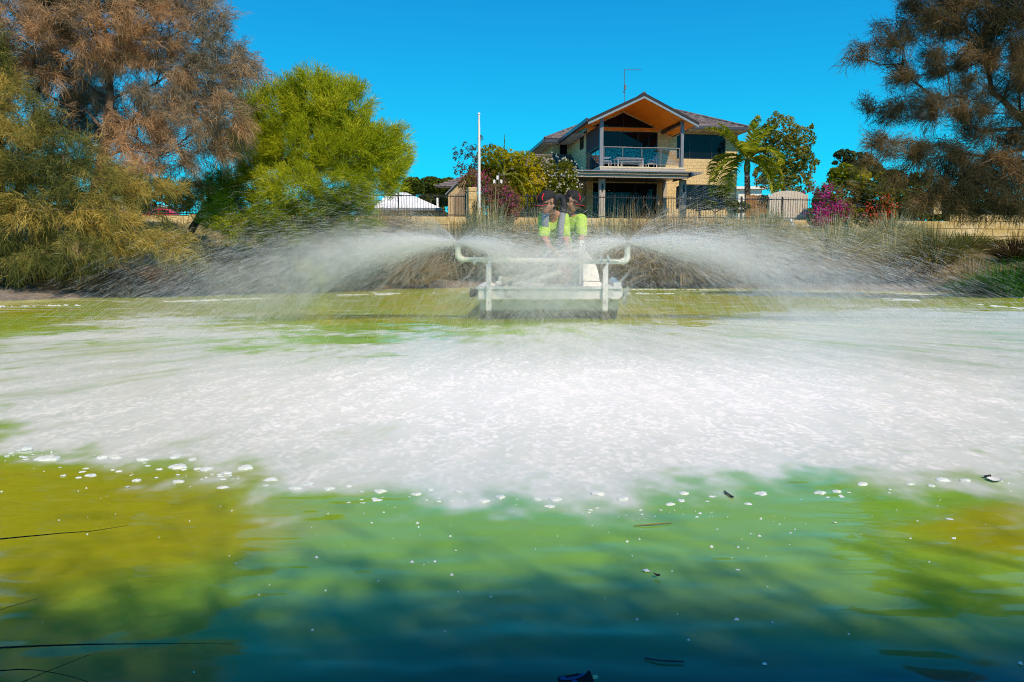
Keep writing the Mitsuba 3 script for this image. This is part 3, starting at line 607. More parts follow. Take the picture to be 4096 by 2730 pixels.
for x in (-1.35, 1.35):
    w = obj('wheel', MB().tube([(x * s + cx, 39.02, .3 * s + 2.9), (x * s + cx, 39.2, .3 * s + 2.9)], .3 * s, 18), 'tyre', car, smooth=40)
    obj('rim', MB().tube([(x * s + cx, 39.0, .3 * s + 2.9), (x * s + cx, 39.05, .3 * s + 2.9)], .19 * s, 12), 'chrome', w, smooth=40)
obj('tail_light', MB().box((1.93 * s + cx, 39.1, .85 * s + 2.9), (2.06 * s + cx, 39.3, .98 * s + 2.9), ch=.01), 'car_red', car)
# ---------------------------------------------------------------- plants
from scipy.spatial import cKDTree
def ellipsoid_points(blobs, n, rg, shell=0.5):
    """Points in the ellipsoids (px, py, Y, rx, ry[, depth radius in m]); the radii in photo pixels become metres at the distance Y."""
    B = []
    for b in blobs:
        px, py, Y, rx, ry = b[:5]; c = at(px, py, Y); k = Y / FOC; rd = b[5] if len(b) > 5 else (rx + ry) / 2 * k * 1.1
        B.append((c, np.array([rx * k, rd, ry * k])))
    vol = np.array([np.prod(r) ** .8 for _, r in B]); cnt = rg.multinomial(n, vol / vol.sum()); P, I = [], []
    for i, ((c, r), m) in enumerate(zip(B, cnt)):
        d = nrm(rg.normal(size=(m, 3))); rad = rg.random(m) ** (1 / 3); rad = np.where(rg.random(m) < shell, 0.72 + .34 * rg.random(m), rad)
        P.append(c + d * r * rad[:, None]); I.append(np.full(m, i))
    return np.vstack(P), np.concatenate(I)
def grow(root, tips, first, rg, jit=.12):
    """A branch skeleton: every tip joins the nearest node already grown, nearest tips first. Returns nodes, parents, radii."""
    nodes, par = [np.array(p, float) for p in [root] + list(first)], [-1] + list(range(len(first)))
    dist = [0.0]
    for i in range(1, len(nodes)): dist.append(dist[-1] + np.linalg.norm(nodes[i] - nodes[i - 1]))
    order = np.argsort(np.linalg.norm(tips - nodes[-1], axis=1)); A = np.array(nodes); D = np.array(dist); start = len(first) // 2
    for k in order:
        t = tips[k]; c = np.linalg.norm(A - t, axis=1) * 1.0 + .35 * D; c[:start] += 50
        j = int(np.argmin(c)); a = A[j]; L = np.linalg.norm(t - a); m = max(1, int(L / .45)); prev = j
        new, nd = [], []
        for s in range(1, m + 1):
            q = a + (t - a) * s / m
            if s < m: q = q + rg.normal(0, jit * L / m, 3) + [0, 0, .10 * L * math.sin(math.pi * s / m) * .6]
            new.append(q); nd.append(D[prev] + L / m if s == 1 else nd[-1] + L / m)
            par.append(prev if s == 1 else len(A) + s - 2)
        A = np.vstack([A, new]); D = np.concatenate([D, nd])
    par = np.array(par); w = np.zeros(len(A)); ch = np.bincount(par[par >= 0], minlength=len(A)); w[ch == 0] = 1
    for i in range(len(A) - 1, 0, -1): w[par[i]] += w[i]
    return A, par, w
def wood(A, par, w, r_tip, r_root, k=5, pw=.45):
    r = r_tip * np.maximum(w, 1) ** pw; r = np.minimum(r * 1.0, r_root * (np.maximum(w, 1) / w.max()) ** .42 + r_tip)
    i = np.where(par >= 0)[0]; a, b = A[par[i]], A[i]; t = nrm(b - a); u = np.cross(t, [0, 0, 1.0]); bad = np.linalg.norm(u, axis=1) < .1; u[bad] = np.cross(t[bad], [1.0, 0, 0]); u = nrm(u); vv = np.cross(t, u)
    ra, rb = np.minimum(r[par[i]], r[i] * 1.5), r[i]; th = np.arange(k) * 2 * math.pi / k; cs = np.cos(th)[None, :, None] * u[:, None] + np.sin(th)[None, :, None] * vv[:, None]
    V = np.concatenate([(a - t * .3 * ra[:, None])[:, None] + ra[:, None, None] * cs, (b + t * .15 * rb[:, None])[:, None] + rb[:, None, None] * cs], 1)
    f = []
    for j in range(k): j2 = (j + 1) % k; f += [[j, k + j2, j2], [j, k + j, k + j2]]
    F = np.array(f)[None] + (np.arange(len(i)) * 2 * k)[:, None, None]
    return V.reshape(-1, 3), F.reshape(-1, 3)
def pal(cols, t, rg, jit=.18):
    """Leaf colours from the palette at t (0..1), each leaf a little different."""
    c = np.array(cols); t = np.clip(t, 0, .9999) * (len(c) - 1); i = t.astype(int); f = (t - i)[:, None]
    return np.clip((c[i] * (1 - f) + c[i + 1] * f) * np.exp(rg.normal(0, jit, (len(t), 1))), .003, .9)
def needles(P, D, L, wd, col, rg, bend=.25, spread=0.0):
    """A two-piece drooping blade per point: P base, D direction, L length."""
    n = len(P); D = nrm(D); side = nrm(np.cross(D, rg.normal(size=(n, 3)))); L = np.broadcast_to(L, (n,))[:, None]; w = np.broadcast_to(wd, (n,))[:, None]
    mid = P + D * L * .55; tip = P + D * L - np.array([0, 0, 1.0]) * bend * L
    v = np.stack([P - side * w / 2, P + side * w / 2, mid + side * w * .4, mid - side * w * .4, tip], 1).reshape(-1, 3)
    f = (np.array([[0, 1, 2], [0, 2, 3], [3, 2, 4]])[None] + (np.arange(n) * 5)[:, None, None]).reshape(-1, 3)
    return v, f, np.repeat(col, 5, 0)
def leaves(P, N, size, col, rg, asp=.5):
    """A folded pointed leaf per point: two triangles along the midrib."""
    n = len(P); N = nrm(N); a = nrm(np.cross(N, rg.normal(size=(n, 3)))); b = np.cross(N, a); s = np.broadcast_to(size, (n,))[:, None]
    v = np.stack([P - a * s * .5, P + b * s * asp * .5 + N * s * .12, P + a * s * .5, P - b * s * asp * .5 + N * s * .12], 1).reshape(-1, 3)
    f = (np.array([[0, 1, 2], [0, 2, 3]])[None] + (np.arange(n) * 4)[:, None, None]).reshape(-1, 3)
    return v, f, np.repeat(col, 4, 0)
def put_leaves(name, parent, vfc, m='leaf', **k): return obj(name, (vfc[0], vfc[1]), m, parent, color=vfc[2], **k)
def clumps(tips, idx, per, rg, up=.2, out=.5, droop=.0, centre=None, scat=.12):
    """Sprays of needle bases and directions round the tips."""
    n = len(tips) * per; T0 = np.repeat(tips, per, 0)
    c = tips.mean(0) if centre is None else centre
    base = nrm(T0 - c) * out + np.array([0, 0, up - droop]) + np.repeat(nrm(rg.normal(size=(len(tips), 3))) * .6, per, 0) + rg.normal(0, .45, (n, 3))
    return T0 + rg.normal(0, scat, (n, 3)), base

def needle_tree(name, label, cat, blobs, root, first, cols, seed, tips_n, per, L, wd, group=None, r_root=.25, r_tip=.008, out=.5, up=.1, droop=0.0, bend=.3, scat=.05, shell=.5, noise_s=.6, bias=0.0, jit=.18, plume=.55, tight=.62, stiff=.42):
    rg = np.random.default_rng(seed); t = thing(name, label, cat, group)
    C, _ = ellipsoid_points(blobs, max(60, tips_n // 11), rg, shell); P, I = ellipsoid_points(blobs, tips_n, rg, shell)
    d, j = cKDTree(C).query(P); P = C[j] + (P - C[j]) * tight
    A, par, w = grow(root, np.vstack([C, P[rg.permutation(len(P))[:350]]]), first, rg)
    obj('trunk', wood(A, par, w, r_tip, r_root), 'bark', t, smooth=False)
    cen = P.mean(0) - [0, 0, 1.0]; n = len(P) * per
    ax = nrm(nrm(P - cen) * out + np.array([0, 0, up - droop]) + nrm(rg.normal(size=C.shape))[j] * .45 + rg.normal(0, .35, P.shape))
    u = rg.random(n) * plume; X = np.repeat(ax, per, 0); B = np.repeat(P, per, 0) + X * (u - plume * .3)[:, None] - np.array([0, 0, 1.0]) * (droop * .5 * u ** 2)[:, None] + rg.normal(0, scat, (n, 3))
    D = X + rg.normal(0, stiff, (n, 3)); cl = meshkit.fbm(C * noise_s, 3, seed)[j] + rg.normal(0, .07, len(P))
    tt = np.repeat((cl - .5) * 2.2 + .5 + bias, per) + rg.normal(0, .10, n)
    put_leaves('crown', t, needles(B, D, L * rg.uniform(.6, 1.25, n), wd, pal(cols, tt, rg, jit), rg, bend))
    return t
RUST = [(0.222, 0.209, 0.151), (0.346, 0.295, 0.218), (0.49, 0.356, 0.235), (0.647, 0.417, 0.235)]
# tall rust-flowered she-oak, left
Y = 20.5
needle_tree('casuarina_tree', 'tall rust-brown she-oak filling the upper left of the photo', 'tree',
    [(120, 90, Y, 210, 170), (340, 140, Y, 220, 150), (560, 110, Y, 200, 140), (750, 130, Y, 130, 120), (850, 80, Y, 70, 70), (890, 250, Y, 110, 90), (800, 330, Y, 140, 90), (1000, 285, Y, 60, 40), (1060, 255, Y, 22, 22), (940, 190, Y, 50, 40), (640, 360, Y, 150, 110), (470, 230, Y, 130, 70), (760, 500, Y, 170, 110), (900, 460, Y, 100, 90), (540, 500, Y, 130, 80),
     (640, 640, Y, 130, 80), (480, 640, Y - .5, 100, 90), (150, 330, Y, 160, 70), (60, 250, Y, 90, 90), (300, -160, Y, 330, 190), (640, -140, Y, 250, 160), (400, 420, Y + .8, 120, 110), (300, 330, Y + .6, 90, 80), (250, 470, Y + .8, 110, 90), (420, 560, Y + 1, 90, 60), (60, -420, Y, 380, 200), (440, -450, Y, 300, 180), (880, 600, Y + .6, 90, 70)],
    at(330, 1010, 21.0), [at(350, 850, 20.8), at(390, 700, 20.6), at(430, 540, 20.5), at(440, 400, 20.5), at(430, 250, 20.5)],
    RUST, 21, 6800, 34, .24, .010, r_root=.22, out=.45, up=.12, bend=.25, bias=.12, noise_s=.8, plume=.6)
GB = [(0.082, 0.11, 0.036), (0.199, 0.219, 0.065), (0.421, 0.365, 0.11), (0.678, 0.512, 0.143)]
Y = 18.6
needle_tree('casuarina_tree', 'weeping olive-brown she-oak hanging low over the left bank', 'tree',
    [(60, 460, Y, 150, 120), (180, 620, Y, 190, 120), (60, 720, Y, 130, 120), (330, 720, Y, 150, 100), (230, 830, Y, 190, 90), (80, 930, Y, 140, 90), (420, 860, Y - .3, 110, 70), (540, 960, Y - .4, 120, 60), (340, 980, Y - .4, 150, 60), (150, 1050, Y - .6, 150, 50), (640, 930, Y - .4, 70, 45), (-150, 700, Y, 180, 300), (-120, 300, Y, 160, 220), (700, 960, Y - .4, 60, 35), (560, 720, Y + .8, 80, 60), (480, 800, Y + .6, 80, 60), (660, 760, Y + 1.5, 60, 40), (640, 850, Y + .8, 40, 30), (730, 1000, Y + .2, 60, 32), (640, 1010, Y, 70, 40), (790, 1030, Y + .6, 40, 30), (720, 800, Y + 2.5, 70, 34), (760, 740, Y + 2.5, 60, 40), (480, 900, Y + 1, 60, 50)],
    at(-60, 1080, 19.6), [at(-30, 960, 19.4), at(30, 840, 19.2), at(90, 720, 18.9), at(110, 600, 18.7)],
    GB, 22, 4000, 24, .24, .010, r_root=.16, out=.45, up=.05, droop=.30, bend=.3, bias=.06, plume=.5, tight=.5, noise_s=1.1)
# feathery green tree, centre left
GR = [(0.112, 0.176, 0.013), (0.237, 0.318, 0.015), (0.383, 0.446, 0.019), (0.519, 0.553, 0.037)]
Y = 23.0
needle_tree('paperbark_tree', 'bushy bright yellow-green tree leaning over the bank', 'tree',
    [(1110, 470, Y, 130, 110), (1260, 400, Y, 130, 95), (1370, 440, Y, 110, 100), (1500, 570, Y, 110, 75), (1575, 640, Y, 70, 70), (1200, 600, Y, 160, 110), (1380, 620, Y, 150, 100), (1020, 600, Y, 95, 100), (1000, 760, Y, 100, 75), (1180, 760, Y - .8, 130, 80), (1350, 760, Y - .8, 120, 75), (1490, 720, Y, 90, 60), (900, 830, Y - .6, 70, 50),
     (1100, 870, Y - 1, 95, 60), (1270, 870, Y - 1, 90, 55), (1420, 820, Y - .4, 75, 50), (1050, 940, Y - 1, 50, 40), (850, 890, Y - .6, 50, 40), (1460, 900, Y - .4, 50, 35), (1560, 740, Y, 50, 50), (1275, 1110, Y - 1.4, 34, 34), (1230, 1050, Y - 1.3, 25, 34), (1000, 430, Y, 60, 50), (950, 900, Y - .8, 95, 60), (1180, 940, Y - 1, 120, 45), (1350, 910, Y - .8, 110, 50), (880, 760, Y, 70, 70)],
    at(730, 985, 22.6), [at(765, 920, 22.7), at(815, 840, 22.9), at(900, 760, 23), at(1010, 700, 23.0), at(1150, 640, 23)],
    GR, 23, 5400, 34, .17, .012, r_root=.22, out=.55, up=.30, bend=.1, bias=.10, plume=.5)
# dark she-oak, right
DK = [(0.049, 0.053, 0.034), (0.092, 0.089, 0.048), (0.173, 0.134, 0.07), (0.322, 0.211, 0.101)]
Y = 17.2
needle_tree('casuarina_tree', 'dark see-through she-oak overhanging the right bank', 'tree',
    [(3650, 110, Y, 110, 90), (3520, 205, Y, 90, 55), (3435, 225, Y, 40, 26), (3760, 50, Y, 120, 90), (3920, 60, Y, 160, 110), (4060, 130, Y, 140, 130), (3680, 290, Y, 110, 60), (3830, 240, Y, 120, 80), (3990, 300, Y, 140, 90), (3530, 430, Y, 70, 40), (3460, 435, Y, 35, 22), (3650, 450, Y, 110, 60), (3810, 430, Y, 120, 70), (3960, 500, Y, 140, 80), (3600, 590, Y, 100, 50), (3510, 560, Y, 45, 35),
     (3750, 620, Y, 130, 70), (3910, 680, Y, 140, 80), (4060, 650, Y, 120, 110), (3480, 650, Y, 55, 32), (3650, 710, Y, 80, 40), (3800, 780, Y - .4, 90, 60), (3700, 800, Y - .3, 60, 50), (3950, 790, Y - .5, 100, 65), (4060, 800, Y - .5, 80, 65), (3850, 740, Y, 90, 60), (3560, 690, Y, 60, 36), (4190, 320, Y, 130, 200), (4290, 700, Y, 110, 140), (3990, -120, Y, 200, 110), (3870, 850, Y - .5, 40, 30)],
    at(4370, 1060, 17.3), [at(4350, 920, 17.3), at(4300, 790, 17.3), at(4220, 650, 17.2), at(4120, 510, 17.2), at(4010, 400, 17.2)],
    DK, 24, 5000, 25, .19, .008, r_root=.15, r_tip=.007, out=.35, up=.0, bend=.3, bias=.02, plume=.42, tight=.48, noise_s=1.0)

def leaf_tree(name, label, cat, blobs, root, first, cols, seed, n, size, r_root=.12, group=None, tips=250, asp=.5, shell=.55, up=.5, bias=0, noise_s=.8, trunk=True, jit=.2, part='crown', t=None, r_tip=.006):
    rg = np.random.default_rng(seed); t = t or thing(name, label, cat, group)
    P, I = ellipsoid_points(blobs, n, rg, shell)
    # gather the leaves in clusters so that gaps open between them
    Tp, _ = ellipsoid_points(blobs, max(40, n // 26), rg, shell); d, j = cKDTree(Tp).query(P); P = Tp[j] + (P - Tp[j]) * .62
    if trunk:
        A, par, w = grow(root, Tp[rg.permutation(len(Tp))[:tips]], first, rg); obj('trunk', wood(A, par, w, r_tip, r_root), 'bark', t)
    c = P.mean(0) - [0, 0, .5]
    cl = meshkit.fbm(Tp[j] * noise_s, 3, seed); tt = (cl - .5) * 2.0 + .5 + bias + rg.normal(0, .15, len(P))
    put_leaves(part, t, leaves(P, nrm(P - c) * .6 + [0, 0, up] + rg.normal(0, .6, P.shape), size * rg.uniform(.6, 1.3, len(P)), pal(cols, tt, rg, jit), rg, asp))
    return t
OL = [(0.088, 0.112, 0.019), (0.175, 0.2, 0.027), (0.288, 0.269, 0.037), (0.413, 0.288, 0.062)]
Y = 49
leaf_tree('broadleaf_tree', 'olive broadleaf tree right of the house behind the palm', 'tree',
    [(3120, 520, Y, 70, 60), (3200, 560, Y, 60, 55), (3140, 620, Y, 100, 75), (3220, 660, Y, 45, 60), (3100, 700, Y, 90, 60), (3190, 740, Y, 70, 45), (3060, 560, Y, 50, 60), (3100, 470, Y, 14, 30), (3250, 510, Y, 12, 22), (3260, 650, Y, 20, 20), (3130, 800, Y - 4, 55, 20)],
    at(3110, 880, Y), [at(3112, 800, Y), at(3115, 720, Y), at(3120, 640, Y)], [(.10, .13, .02), (.20, .235, .03), (.34, .32, .045), (.46, .34, .08)], 31, 15000, .16, r_root=.16, bias=.08)
YG = [(0.225, 0.24, 0.01), (0.405, 0.39, 0.012), (0.57, 0.495, 0.014), (0.69, 0.555, 0.036)]
Y = 39
leaf_tree('cypress_shrub', 'dense yellow-green shrub left of the house behind the men', 'shrub',
    [(2020, 690, Y, 90, 90), (2090, 660, Y, 80, 55), (1970, 640, Y, 70, 60), (2130, 740, Y, 70, 80), (2050, 790, Y, 100, 60), (1960, 720, Y, 50, 70), (2180, 800, Y, 40, 50)],
    at(2060, 880, Y), [at(2060, 800, Y), at(2060, 720, Y)], YG, 32, 26000, .12, tips=120, asp=.4, bias=.05)
leaf_tree('flowering_shrub', 'green shrub dotted with white flowers in front of the patio', 'shrub',
    [(2240, 720, Y, 70, 75), (2210, 790, Y, 70, 60), (2290, 700, Y, 25, 40), (2180, 660, Y, 45, 35), (2260, 660, Y, 25, 30), (2280, 780, Y, 45, 55)],
    at(2235, 890, Y), [at(2238, 800, Y), at(2240, 720, Y)], [(.12, .15, .015), (.22, .24, .02), (.34, .32, .035)], 33, 12000, .10, tips=160)
rg = np.random.default_rng(5); key = 'flowering_shrub'
P, _ = ellipsoid_points([(2240, 700, Y - .4, 90, 90), (2290, 740, Y - .6, 45, 70)], 150, rg, 1.0)
put_leaves('flowers', key, leaves(np.repeat(P, 4, 0) + rg.normal(0, .02, (600, 3)), rg.normal(size=(600, 3)) + [0, -.6, .5], .075, np.full((600, 3), .78) * [1, .98, .85], rg, .8), kind='stuff')
leaf_tree('open_shrub', 'sparse tall shrub with reddish leaves left of the flagpole', 'shrub',
    [(1830, 640, Y, 28, 40), (1870, 600, Y, 30, 35), (1920, 570, Y, 18, 30), (1900, 640, Y, 40, 50), (1855, 690, Y, 40, 30), (1820, 600, Y, 14, 14), (1960, 590, Y, 20, 25)],
    at(1890, 860, Y), [at(1890, 760, Y), at(1885, 700, Y)], [(.09, .07, .03), (.16, .12, .04), (.24, .15, .06)], 34, 900, .12, tips=90, r_root=.05)
def flower_shrub(name, label, blobs, root, seed, n, size, leafc, flower, nf, fsize, fblobs):
    t = leaf_tree(name, label, 'shrub', blobs, root, [root + [0, 0, .5]], leafc, seed, n, size, r_root=.05, tips=120)
    rg = np.random.default_rng(seed + 100); C, _ = ellipsoid_points(fblobs, max(6, nf // 14), rg, .9); j = rg.integers(0, len(C), nf); P = C[j] + rg.normal(0, .15, (nf, 3))
    put_leaves('flowers', t, leaves(P, rg.normal(size=P.shape) + [0, -.6, .4], fsize * rg.uniform(.7, 1.2, nf), pal(flower, rg.random(nf), rg, .15), rg, .85), kind='stuff')
    return t
MAG = [(.45, .008, .20), (.65, .025, .32), (.75, .06, .40)]
Y = 35.2
flower_shrub('bougainvillea', 'faded pink bougainvillea with dried bracts beside the cream pillar',
    [(2000, 800, Y, 80, 60), (1950, 830, Y, 60, 60), (2040, 840, Y, 45, 50), (1990, 760, Y, 55, 30), (1900, 700, Y + 3, 40, 25), (1870, 740, Y + 3, 40, 40)], at(1990, 930, Y), 41, 9500, .095,
    [(.20, .15, .06), (.34, .22, .11), (.50, .30, .19), (.56, .32, .2)], [(.45, .12, .12), (.50, .06, .25), (.42, .03, .35)], 450, .075, [(1990, 785, Y - .4, 70, 45), (2030, 800, Y - .4, 40, 40)])
flower_shrub('bougainvillea', 'vivid magenta bougainvillea against the flagpole above the pillar',
    [(1930, 730, Y + 2.5, 40, 30), (1890, 740, Y + 2.5, 30, 40)], at(1900, 860, Y + 2.5), 42, 1500, .09, OL, MAG, 200, .075, [(1920, 728, Y + 2.2, 36, 26), (1895, 715, Y + 2.2, 16, 14), (1950, 710, Y + 2.2, 12, 22), (1890, 765, Y + 2.2, 10, 6), (2000, 770, Y - .5, 30, 16)])
Y = 35.0
flower_shrub('bougainvillea', 'bright magenta bougainvillea spilling over the fence at the right',
    [(3310, 800, Y, 60, 70), (3360, 850, Y, 60, 55), (3280, 880, Y, 50, 40), (3400, 780, Y + 1, 50, 60), (3330, 900, Y, 80, 40)], at(3340, 960, Y), 43, 9000, .12,
    [(.12, .12, .03), (.22, .20, .05), (.34, .28, .09)], MAG, 1100, .075, [(3300, 770, Y - .6, 28, 28), (3320, 835, Y - .6, 55, 26), (3365, 845, Y - .6, 22, 30), (3260, 865, Y - .6, 22, 12), (3300, 885, Y - .6, 40, 16), (3248, 752, Y - .6, 12, 8)])
flower_shrub('bougainvillea', 'orange-red flowering shrub beside the magenta one',
    [(3510, 800, Y, 60, 60), (3540, 860, Y, 45, 60), (3460, 780, Y + 1, 45, 60), (3480, 880, Y, 60, 40)], at(3520, 960, Y), 44, 9000, .12,
    [(.10, .11, .02), (.20, .19, .03), (.30, .24, .04)], [(.60, .04, .02), (.62, .10, .04), (.55, .14, .08)], 700, .085, [(3545, 800, Y - .6, 18, 14), (3550, 850, Y - .6, 30, 22), (3530, 900, Y - .6, 24, 40), (3500, 705, Y + 1, 14, 8), (3490, 850, Y - .4, 20, 25)])
leaf_tree('garden_shrub', 'yellow-green garden shrubs under the dark tree at the right', 'shrub',
    [(3420, 720, 40, 60, 50), (3380, 700, 40, 50, 45), (3560, 730, 40, 70, 50), (3620, 760, 40, 60, 40), (3680, 720, 40, 50, 30), (3340, 710, 40, 30, 40), (3420, 840, 41, 70, 50), (3600, 850, 41, 60, 50), (3300, 820, 41, 50, 50)], at(3500, 880, 40), [at(3490, 800, 40)],
    [(.16, .19, .015), (.34, .36, .02), (.52, .48, .03)], 45, 16000, .17, tips=150)
leaf_tree('garden_shrub', 'dark green shrub by the brown fence boards near the stone pillar', 'shrub',
    [(3640, 830, 39.5, 60, 40), (3600, 790, 39.5, 50, 40), (3700, 780, 39.5, 60, 45), (3800, 790, 41, 80, 40), (3900, 800, 41, 80, 40), (3700, 860, 41, 90, 35), (3850, 860, 42, 90, 35), (4000, 850, 43, 90, 40), (4150, 850, 43, 90, 40)], at(3650, 890, 39.5), [at(3650, 840, 39.5)],
    [(.06, .085, .015), (.13, .165, .02), (.24, .26, .03)], 46, 12000, .18, tips=100)
leaf_tree('garden_shrub', 'low glossy plants behind the fence below the palm', 'shrub',
    [(2830, 820, 38.5, 40, 20), (2790, 830, 38.5, 30, 16), (2920, 815, 38.5, 30, 20), (2960, 830, 38.5, 40, 24), (2890, 770, 40, 30, 30)], at(2860, 880, 38.5), [at(2860, 850, 38.5)],
    [(.05, .09, .01), (.11, .17, .015), (.20, .24, .03)], 47, 2600, .15, tips=80, r_root=.03)
leaf_tree('garden_shrub', 'lit yellow-green shrub behind the red car', 'shrub',
    [(640, 760, 45, 70, 50), (560, 800, 45, 70, 50), (720, 800, 45, 60, 50), (450, 720, 46, 80, 60), (860, 800, 46, 60, 40)], at(640, 880, 45), [at(640, 820, 45)],
    [(.08, .10, .008), (.19, .19, .010), (.30, .27, .015)], 48, 9000, .16, tips=120)
# distant trees
PINE = [(0.072, 0.102, 0.022), (0.144, 0.186, 0.03), (0.228, 0.264, 0.036)]
for i, (px, py, rx, ry, lab) in enumerate([(1650, 745, 45, 34, 'distant green pine just right of the leaning bushy tree'), (1725, 740, 50, 32, 'broad distant pine above the white metal roof'), (1795, 745, 40, 34, 'distant pine touching the beige gable'), (1735, 800, 60, 30, 'lower distant pine whose trunks show above the white roof')]):
    Y = 105 + 4 * i
    leaf_tree('pine_tree', lab, 'tree', [(px, py, Y, rx, ry), (px - rx * .5, py + 18, Y, rx * .6, ry * .6), (px + rx * .5, py + 15, Y, rx * .6, ry * .6), (px + rx * .1, py - ry * .5, Y, rx * .5, ry * .45)], at(px, 905, Y), [at(px, 860, Y), at(px, 800, Y)], PINE, 60 + i, 5200, .42, r_root=.3, tips=60, r_tip=.02)
Y = 60
leaf_tree('pine_tree', 'flat-topped pine rising behind the gap left of the dark tree', 'tree', [(3380, 620, Y, 45, 22), (3340, 650, Y, 18, 10), (3430, 640, Y, 60, 30), (3400, 670, Y, 40, 20), (3480, 680, Y, 60, 30)], at(3420, 860, Y), [at(3415, 780, Y), at(3410, 720, Y)], [(.05, .065, .02), (.10, .12, .04), (.17, .17, .06)], 66, 4200, .25, r_root=.2, tips=80)
leaf_tree('garden_shrub', 'far hedge line behind the white roof and the fence', 'hedge', [(1480, 840, 70, 60, 30), (1600, 850, 75, 80, 20), (1780, 850, 75, 60, 20), (1350, 850, 72, 120, 30), (1100, 850, 72, 150, 35), (300, 860, 60, 300, 40), (-50, 840, 60, 200, 60), (3300, 850, 70, 120, 30), (3550, 845, 70, 140, 40), (3850, 845, 70, 160, 40), (4150, 845, 70, 160, 50)], at(1480, 900, 70), [at(1480, 870, 70)], PINE, 67, 15000, .36, tips=60)

# ---------------------------------------------------------------- palm
def frond(base, dirn, L, droop, rg, cols, seg=14, nl=44, lw=.05, ll=.62, hang=.5):
    d = nrm(dirn); pts = [np.array(base, float)]; v = d.copy()
    for i in range(seg): v = nrm(v + np.array([0, 0, -droop / seg * (1 + 1.6 * i / seg)])); pts.append(pts[-1] + v * L / seg)
    pts = np.array(pts); s = np.linspace(.12, 1, nl); P = np.stack([np.interp(s, np.linspace(0, 1, seg + 1), pts[:, k]) for k in range(3)], 1)
    t = nrm(np.gradient(P, axis=0)); sd = nrm(np.cross(t, [0, 0, 1.0]))
    V, F, C, n = [], [], [], 0
    for sg_ in (-1, 1):
        l = ll * np.sin(np.clip(s, .05, .98) * math.pi * .92 + .12) ** .7
        D = nrm(sd * sg_ + t * .45 + np.array([0, 0, .25]) + rg.normal(0, .08, P.shape))
        v_, f_, c_ = needles(P, D, l, lw, pal(cols, rg.random(nl) * .6 + .2 * (sg_ > 0), rg, .12), rg, hang)
        V.append(v_); F.append(f_ + n); C.append(c_); n += len(v_)
    return (pts, np.vstack(V), np.vstack(F), np.vstack(C))
def palm(label, base, top, fronds, seed, cols, r=.14, L=2.4, name='palm_tree', shaft=True, **fk):
    rg = np.random.default_rng(seed); t = thing(name, label, 'palm')
    base, top = np.array(base, float), np.array(top, float); mb = MB(); n = 26
    p = np.array([base + (top - base) * i / n for i in range(n + 1)]); rr = r * np.interp(np.linspace(0, 1, n + 1), [0, .1, .8, 1], [1.25, 1, .85, .8]) * (1 + .05 * (np.arange(n + 1) % 2))
    obj('trunk', MB().tube(p, rr, 10), 'bark', t, smooth=30)
    if shaft: obj('crownshaft', MB().tube([top, top + [0, 0, .35], top + [0, 0, .75]], [r * .95, r * 1.0, r * .5], 10), mat('palm_green', (.13, .19, .05), .5, .4) if 'palm_green' not in scene else 'palm_green', t, smooth=40)
    o = top + [0, 0, .6 if shaft else 0.0]
    for dx, dz, dy, dr_, L_ in fronds:
        pts, v, f, c = frond(o, (dx, dy, dz), L * L_, dr_, rg, cols, **fk)
        k = obj('frond', (v, f), 'leaf', t, color=c); obj('rib', MB().tube(pts, np.linspace(.03, .006, len(pts)), 5), 'palm_rib', k, smooth=40)
mat('palm_rib', (.24, .25, .05), .5, .3)
PG = [(0.115, 0.173, 0.015), (0.245, 0.302, 0.02), (0.518, 0.49, 0.03), (0.662, 0.576, 0.07)]
Y = 43.5; b, tp = at(2992, 885, Y), at(2988, 690, Y)
palm('tall palm with drooping fronds in front of the house right wing', b, tp,
     [(-.55, .9, -.1, .7, .95), (-.4, 1.0, .15, .55, .8), (.1, 1.0, -.15, .5, .72), (.42, 1.0, .2, .6, .82), (-1.0, .45, -.3, 1.9, 1.05), (-.9, .3, -.6, 2.3, .95), (.9, .5, -.3, 1.7, .85), (1.0, .25, .2, 1.9, 1.0), (.8, -.05, -.5, 1.8, .85), (.45, .75, -.5, 1.5, .8), (-.5, .6, .6, 1.2, .9), (.2, .8, .7, .9, .9), (-.15, .9, -.6, 1.3, .8), (.7, .6, .6, 1.5, .9)], 71, PG, r=.17, L=3.2, hang=.28, nl=46, lw=.085, ll=.8)
Y = 37.6; b, tp = at(2030, 880, Y), at(2015, 700, Y)
palm('slender young palm poking out of the yellow-green shrub', b, tp, [(.02, 1.0, 0, .25, .95), (.5, .9, 0, 1.9, .8), (1.0, .35, -.3, 1.5, 1.2), (.95, .2, -.5, 1.9, 1.1), (-.3, .9, .2, .8, .7)], 72, [(.10, .13, .01), (.19, .21, .012), (.30, .27, .03)], r=.05, L=1.9, shaft=False, nl=40, lw=.03, ll=.4)

